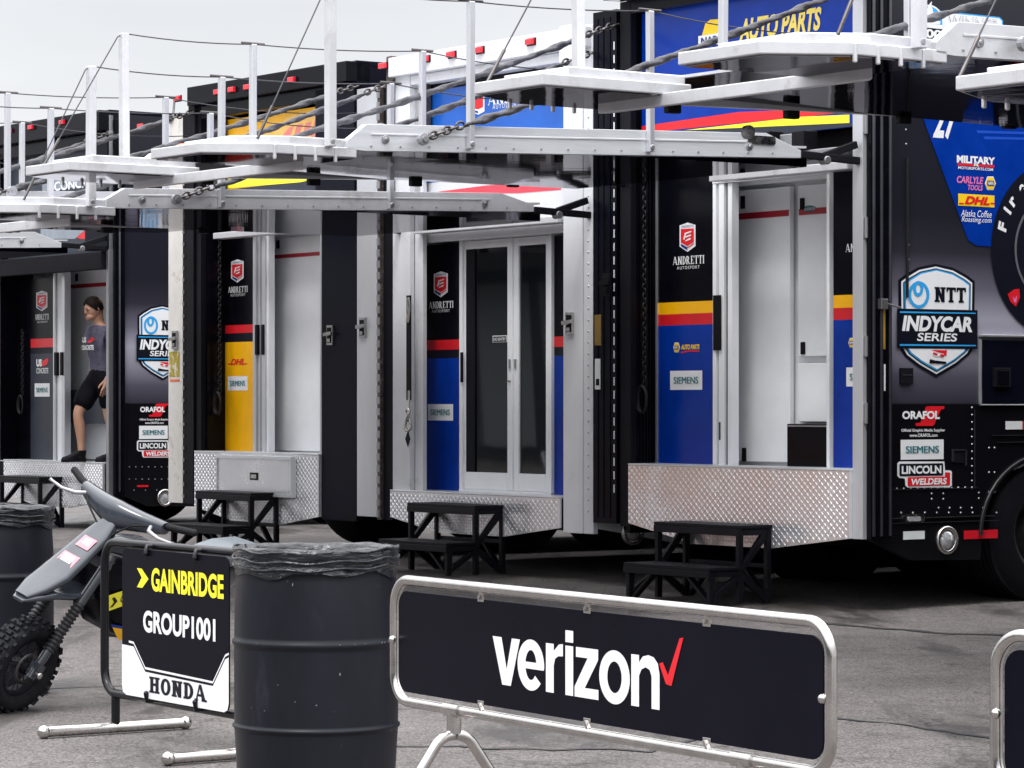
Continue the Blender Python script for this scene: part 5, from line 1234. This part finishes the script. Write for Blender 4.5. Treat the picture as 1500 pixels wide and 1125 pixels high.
    for s_ in (-1, 1):
        m = MB(RUBBER); n = 24; m.tube([bpt(s_ * (.25 + .125 * k / n)) for k in range(n + 1)], [.0165 + .0012 * (k % 2) for k in range(n + 1)], 12); m.ball(tuple(bpt(s_ * .375)), .018, 8); m.build('grip', hbo)
        m = MB(mat('pale_lever', (.38, .38, .40), .3, .3)); a = bpt(s_ * .20) + Vector((.03, 0, -.01)); m.tube([a, a + Vector((.05, s_ * .03, -.01)), a + Vector((.065, s_ * .10, -.015)), a + Vector((.055, s_ * .17, -.01)), a + Vector((.06, s_ * .185, -.005))], [.010, .010, .008, .007, .009], 8)
        m.use(DGREY).tube([bpt(s_ * .20), a], .02, 10); m.build('brake_lever', hbo)
        m = MB(RUBBER); m.tube([a, a + Vector((.06, -s_ * .06, -.02)), a + Vector((.05, -s_ * .14, -.09)), Vector((-.27, s_ * .03, .80))], .005, 6); m.build('brake_hose', hbo)
    # white maker script is only a blur at this size: two short pale dashes
    # frame, battery body, side panels and seat
    m = MB(DGREY); loft(m, [sec(-.34, .80, .05, .05, .3, 1), sec(-.48, .70, .10, .16, .2, 1), sec(-.68, .62, .12, .22, .1, 1), sec(-.9, .52, .115, .16, 0, 1), sec(-1.25, .60, .09, .10, 0, 1), sec(-1.55, .67, .06, .05, 0, 1)]); m.build('body_shell', root)
    m = MB(BLACK)
    loft(m, [sec(-.285, .70, .105, .10, .1, 1, 14, .45), sec(-.34, .66, .128, .15, .1, 1, 14, .4), sec(-.45, .60, .132, .20, .1, 1, 14, .4), sec(-.62, .55, .132, .20, .1, 1, 14, .4), sec(-.80, .48, .13, .16, .1, 1, 14, .4), sec(-.95, .44, .10, .10, 0, 1)]); m.build('battery_cover', root)
    for s_ in (1,):
        y = s_ * .140
        m = MB(DECALN); c0 = (-.56, y, .60); m.add([(-.30, y, .625), (-.70, y, .700), (-.70, y, .615), (-.32, y, .540)], [(0, 1, 2, 3)])
        m.use(DECALK); vs, fs = glyphs('GAINBRIDGE', .01); 
        def Q(a, b): x = -.405 - a * .27; return (x, y + s_ * .002, .583 + b * .042 + (a * .050))
        if s_ > 0: m.add([Q(v[0], v[1]) for v in vs], fs); m.add([(-.335, y + .002, .612), (-.355, y + .002, .615), (-.385, y + .002, .593), (-.362, y + .002, .565), (-.342, y + .002, .562), (-.362, y + .002, .589)], [tuple(range(6))])
        m.build('sponsor_sticker', root, recalc=False)
        m = MB(YEL); m.add([(-.42, s_ * .136, .455), (-.8, s_ * .136, .39), (-.74, s_ * .134, .35), (-.50, s_ * .134, .385)], [(0, 1, 2, 3)]); m.use(BLUE).add([(-.40, s_ * .137, .472), (-.8, s_ * .137, .405), (-.8, s_ * .1365, .392), (-.41, s_ * .1365, .458)], [(0, 1, 2, 3)]); m.build('trim_stripe', root, recalc=False)
    SEAT = mat('seat_grey', (.13, .15, .17), .35, var=.15, bump=.1, bs=40)
    m = MB(SEAT); loft(m, [sec(-.80, .61, .05, .03, .4, 1), sec(-.95, .66, .075, .045, .2, 1), sec(-1.12, .70, .095, .05, 0, 1), sec(-1.32, .735, .10, .05, 0, 1), sec(-1.50, .745, .095, .045, 0, 1), sec(-1.64, .73, .06, .03, 0, 1)]); m.build('seat', root)
    m = MB(DGREY)
    for s_ in (-1, 1): m.bar((-.72, s_ * .085, .32), (-1.32, s_ * .085, Rr), .03, .06)
    m.build('swing_arm', root, bevel=.006)
    m = MB(STEEL); m.tube([(-.75, .10, .30), (-.72, .27, .12)], .010, 8); m.build('side_stand', root)
bike()

# ------------------------------------------------------------------ orange-ended wedge left on the raised deck
fr = F4; m = MB(mat('orange_plastic', (.75, .13, .015), .4, var=.1))
cx_, cy_, cz_ = -1.98, -4.10, 3.0
m.prism([(cy_ - .10, cz_), (cy_ + .0, cz_), (cy_, cz_ + .10), (cy_ - .10, cz_ + .055)], 'x', cx_ - .05, cx_ + .1); m.use(ALUW).prism([(cy_ + .002, cz_), (cy_ + .28, cz_ + .0), (cy_ + .28, cz_ + .02), (cy_ + .002, cz_ + .098)], 'x', cx_ - .05, cx_ + .1)
o = m.build('wheel_chock', None, bevel=.004); o.location = fr.o; o.rotation_euler = (0, 0, fr.rz); tag(o, 'orange and pale wedge lying on the raised lift deck of the blue-doored transporter', 'wheel chock')

# ------------------------------------------------------------------ man standing in the doorway
SKIN = mat('skin', (.46, .25, .17), .5, var=.06, vs=20)
SHIRT = mat('grey_blue_shirt', (.10, .095, .14), .8, var=.4, vs=9, bump=.6, bs=12, spec=.1)
SHORTS = mat('black_shorts', (.005, .005, .008), .8, spec=.08, var=.25, bump=.2, bs=14)
SHOE = mat('black_shoe', (.006, .006, .008), .55, var=.3, spec=.15)
HAIR = mat('dark_hair', (.012, .008, .007), .7, spec=.1, var=.4, vs=60, bump=.5, bs=90)
def skin_mesh(name, chains, m_, parent, sub=2, root_v=0):
    """chains: list of lists of (point, radius or (rx, ry)); points shared by equal coordinates"""
    vs = []; es = []; rad = []; idx = {}
    for ch in chains:
        prev = None
        for p, r in ch:
            k = tuple(round(c, 4) for c in p)
            if k not in idx: idx[k] = len(vs); vs.append(p); rad.append(r if isinstance(r, tuple) else (r, r))
            if prev is not None and prev != idx[k]: es.append((prev, idx[k]))
            prev = idx[k]
    me = D.meshes.new(name); me.from_pydata(vs, es, []); me.materials.append(m_)
    o = D.objects.new(name, me); COL.objects.link(o); o.parent = parent
    sk = o.modifiers.new('skin', 'SKIN'); sk.use_smooth_shade = True
    for i, sv in enumerate(me.skin_vertices[0].data): sv.radius = rad[i]; sv.use_root = (i == root_v)
    s_ = o.modifiers.new('sub', 'SUBSURF'); s_.levels = sub; s_.render_levels = sub
    return o
def man():
    fr = F1; fl = .79 + .014
    # own axes: front = out of the doorway (-y of the transporter); x to the transporter's right
    yb, _ = fr.px(150, 545, -.40)
    root = empty('person', fr.world(-.40, yb, fl), fr.rz); tag(root, 'man in grey shirt, black shorts and black shoes looking down in the doorway', 'person')
    V = Vector
    pel = V((0, 0, .90)); ch = V((0, -.03, 1.30)); nk = V((0, -.04, 1.46)); hd0 = V((0, -.075, 1.56))
    body_ch = [[(pel, (.15, .11)), (V((0, .0, 1.10)), (.135, .095)), (ch, (.165, .115)), (V((0, -.03, 1.41)), (.10, .075)), (nk, .052), (hd0, (.068, .085)), (V((0, -.085, 1.64)), (.074, .094)), (V((0, -.075, 1.71)), (.055, .07))]]
    # front leg steps out, back leg stays on the sill
    kn = V((-.09, -.24, .51)); an = V((-.09, -.20, .085))
    body_ch.append([(pel, (.15, .11)), (V((-.09, -.03, .84)), .098), (V((-.09, -.15, .66)), .080), (kn, .058), (V((-.09, -.215, .36)), .060), (V((-.09, -.20, .20)), .042), (an, .036), (V((-.09, -.26, .04)), .036), (V((-.09, -.33, .03)), .03)])
    kn2 = V((.10, .02, .48)); an2 = V((.10, .10, .085))
    body_ch.append([(pel, (.15, .11)), (V((.09, .0, .84)), .098), (V((.10, .01, .66)), .080), (kn2, .058), (V((.10, .07, .34)), .060), (an2, .038), (V((.10, .03, .04)), .036), (V((.10, -.04, .03)), .03)])
    hands = []
    for s_ in (-1, 1):
        sh = V((s_ * .19, -.02, 1.37)); el = V((s_ * .25, .07, 1.10)); wr = V((s_ * .20, -.04, .86)); ha = V((s_ * .18, -.07, .79))
        body_ch.append([(ch, (.165, .115)), (sh, .066), (el, .045), (wr, .028), (ha, (.040, .020))])
        for f, (dx, ln) in enumerate(((-.027, .065), (-.009, .075), (.009, .07), (.026, .055))):
            b = ha + V((0, dx, -.02)); body_ch.append([(ha, (.040, .020)), (b + V((0, dx * .3, -.03)), .009), (b + V((-s_ * .012, dx * .4, -.03 - ln * .5)), .008), (b + V((-s_ * .03, dx * .4, -.03 - ln * .85)), .007)])
        body_ch.append([(wr, .028), (ha + V((-s_ * .03, -.035, .01)), .012), (ha + V((-s_ * .035, -.055, -.025)), .009)])
    # face: brow, nose, lips, chin, ears
    b = skin_mesh('body', body_ch, SKIN, root)
    m = MB(SKIN); hc = V((0, -.085, 1.60))
    m.ball(tuple(hc), .088, 16, (.86, 1.06, 1.22)); m.ball((0, -.155, 1.525), .042, 12, (.9, .8, .8)); m.ball((0, -.13, 1.535), .06, 12, (.9, 1, .7))
    m.add([(-.016, -.172, 1.575), (.016, -.172, 1.575), (0, -.208, 1.577), (0, -.172, 1.63), (0, -.178, 1.565)], [(0, 2, 3), (2, 1, 3), (0, 4, 2), (4, 1, 2)], True)
    for s_ in (-1, 1): m.ball((s_ * .076, -.07, 1.59), .03, 8, (.35, .7, 1.1)); m.ball((s_ * .03, -.16, 1.617), .022, 8, (1.1, .6, .5))
    m.use(mat('lips', (.40, .17, .14), .5)).ball((0, -.181, 1.545), .02, 8, (1, .5, .35)); m.use(mat('eye_dark', (.03, .02, .02), .3))
    for s_ in (-1, 1): m.ball((s_ * .031, -.170, 1.606), .010, 8, (1.2, .5, .7))
    hdm = m.build('head', b); hdm.parent = root
    m = MB(HAIR); prof = []
    n = 20
    vs = []
    for i in range(n + 1):
        t = math.pi * .60 * i / n
        for j in range(28):
            p = 2 * math.pi * j / 28; front = max(0, -math.sin(p))
            lim = 1. - .50 * front ** 1.2
            tt = t * lim; rr = .097 + .007 * math.sin(j * 2.7 + i * 2.1) + .004 * math.sin(j * 7.1 - i * 3.3)
            vs.append((hc.x + rr * .90 * math.sin(tt) * math.cos(p), hc.y + .008 + rr * 1.10 * math.sin(tt) * math.sin(p), hc.z + .012 + rr * 1.22 * math.cos(tt)))
    m.add(vs, [(i * 28 + j, i * 28 + (j + 1) % 28, (i + 1) * 28 + (j + 1) % 28, (i + 1) * 28 + j) for i in range(n) for j in range(28)], True)
    m.ball((0, -.150, 1.530), .036, 10, (1.0, .72, .55)); m.ball((0, -.188, 1.560), .015, 8, (1.4, .4, .35))
    for s_ in (-1, 1): m.ball((s_ * .031, -.172, 1.628), .016, 8, (1.2, .35, .25))
    ho = m.build('hair', root)
    tilt = Matrix.Translation((0, -.05, 1.50)) @ Matrix.Rotation(R(14), 4, 'X') @ Matrix.Translation((0, .05, -1.50))
    for q in (ho, hdm): q.data.transform(tilt)
    sp = [[(V((0, .0, .82)), (.178, .14)), (V((0, .0, .93)), (.172, .134)), (V((0, .0, 1.10)), (.160, .122)), (ch, (.178, .130)), (V((0, -.03, 1.40)), (.12, .095)), (V((0, -.04, 1.45)), (.065, .062))]]
    for s_ in (-1, 1): sp.append([(ch, (.178, .130)), (V((s_ * .19, -.02, 1.36)), .084), (V((s_ * .23, .04, 1.20)), .068), (V((s_ * .243, .058, 1.14)), .066)])
    skin_mesh('shirt', sp, SHIRT, root)
    so_ = [[(V((0, 0, 1.02)), (.150, .110)), (V((0, 0, .97)), (.155, .118)), (V((0, 0, .88)), (.165, .128)), (V((-.095, -.05, .80)), .118), (V((-.09, -.15, .68)), .118), (V((-.09, -.215, .54)), .120)], [(V((0, 0, .88)), (.165, .128)), (V((.09, 0, .80)), .116), (V((.10, .01, .66)), .102), (V((.10, .02, .53)), .096)]]
    skin_mesh('shorts', so_, SHORTS, root)
    for a_, f in ((an, V((-.09, -.33, .035))), (an2, V((.10, -.04, .035)))):
        m = MB(SHOE); c = (a_ + f) / 2
        def shoe(z, k): return [(c.x + .046 * k * math.cos(t) * (1 if math.sin(t) < 0 else .85), (a_.y + f.y) / 2 - .02 + .150 * k * math.sin(t), z) for t in [2 * math.pi * i / 20 for i in range(20)]]
        ss = [shoe(.0, .98), shoe(.025, 1.0), shoe(.05, .9)]
        ss += [[(c.x + .040 * math.cos(t), a_.y - .03 + .085 * math.sin(t), .085) for t in [2 * math.pi * i / 20 for i in range(20)]], [(c.x + .038 * math.cos(t), a_.y + .005 + .050 * math.sin(t), .12) for t in [2 * math.pi * i / 20 for i in range(20)]]]
        vs = [v for s_ in ss for v in s_]; m.add(vs, [(i * 20 + j, i * 20 + (j + 1) % 20, (i + 1) * 20 + (j + 1) % 20, (i + 1) * 20 + j) for i in range(len(ss) - 1) for j in range(20)], True); m.add(ss[0], [tuple(range(20))]); m.add(ss[-1], [tuple(range(20))])
        m.use(mat('shoe_lace', (.25, .25, .27), .6))
        for k in range(3): m.tube([(c.x - .025, a_.y - .05 - .035 * k, .088 - .012 * k), (c.x + .025, a_.y - .05 - .035 * k, .088 - .012 * k)], .003, 5)
        m.build('shoe', root)
    m = MB(DECALW)
    yy = -.165
    def chest(t, z0, z1, x0, x1, m_):
        vs, fs = glyphs(t, .04); m.use(m_); m.add([(x0 + v[0] * (x1 - x0), -.160 - .0 - .02 * (1 - ((x0 + v[0] * (x1 - x0)) / .2) ** 2), z0 + v[1] * (z1 - z0)) for v in vs], fs)
    chest('US', 1.24, 1.30, -.11, -.02, DECALW); chest('CONCRETE', 1.165, 1.215, -.13, .13, DECALW)
    # the same print seen on the side facing the row
    for t, z0, z1, y0, y1, m_ in (('CRETE', 1.135, 1.185, -.11, .09, DECALW), ('III', 1.37, 1.42, -.06, -.01, DECALW)):
        pass
    m.use(DECALR).add([(.0, -.182, 1.25), (.10, -.170, 1.30), (.13, -.160, 1.27), (.05, -.179, 1.235)], [(0, 1, 2, 3)])
    m.build('shirt_print', root, recalc=False)
    return root
man()

# ------------------------------------------------------------------ unseen cart added beside the row so the tread plates mirror warm colours
def cart():
    root = empty('reflection_cart', (-8.6, 23.6, gz(23.6)), math.atan2(.97, .24)); tag(root, 'unseen low cart with yellow and red box, added to tint tread plate reflections', 'cart')
    m = MB(YEL); m.box(-2, 2, -.6, .6, .55, .85); m.use(RED).box(-2, 2, -.6, .6, .28, .549); m.build('box_body', root, bevel=.02)
    m = MB(WHITE); m.box(-2.02, 2.02, -.62, .62, .851, .90); m.build('lid', root, bevel=.01)
    for x in (-1.5, 1.5):
        for y in (-.55, .55): MB(TYRE).lathe([(.05, y - .06), (.17, y - .06), (.18, y), (.17, y + .06), (.05, y + .06)], 24, (x, 0, .18), 'y').build('wheel', root)
    m = MB(STEEL); m.tube([(2, 0, .35), (2.7, 0, .4), (2.8, 0, .8), (2.8, .2, .82)], .02, 8); m.build('tow_bar', root)
cart()
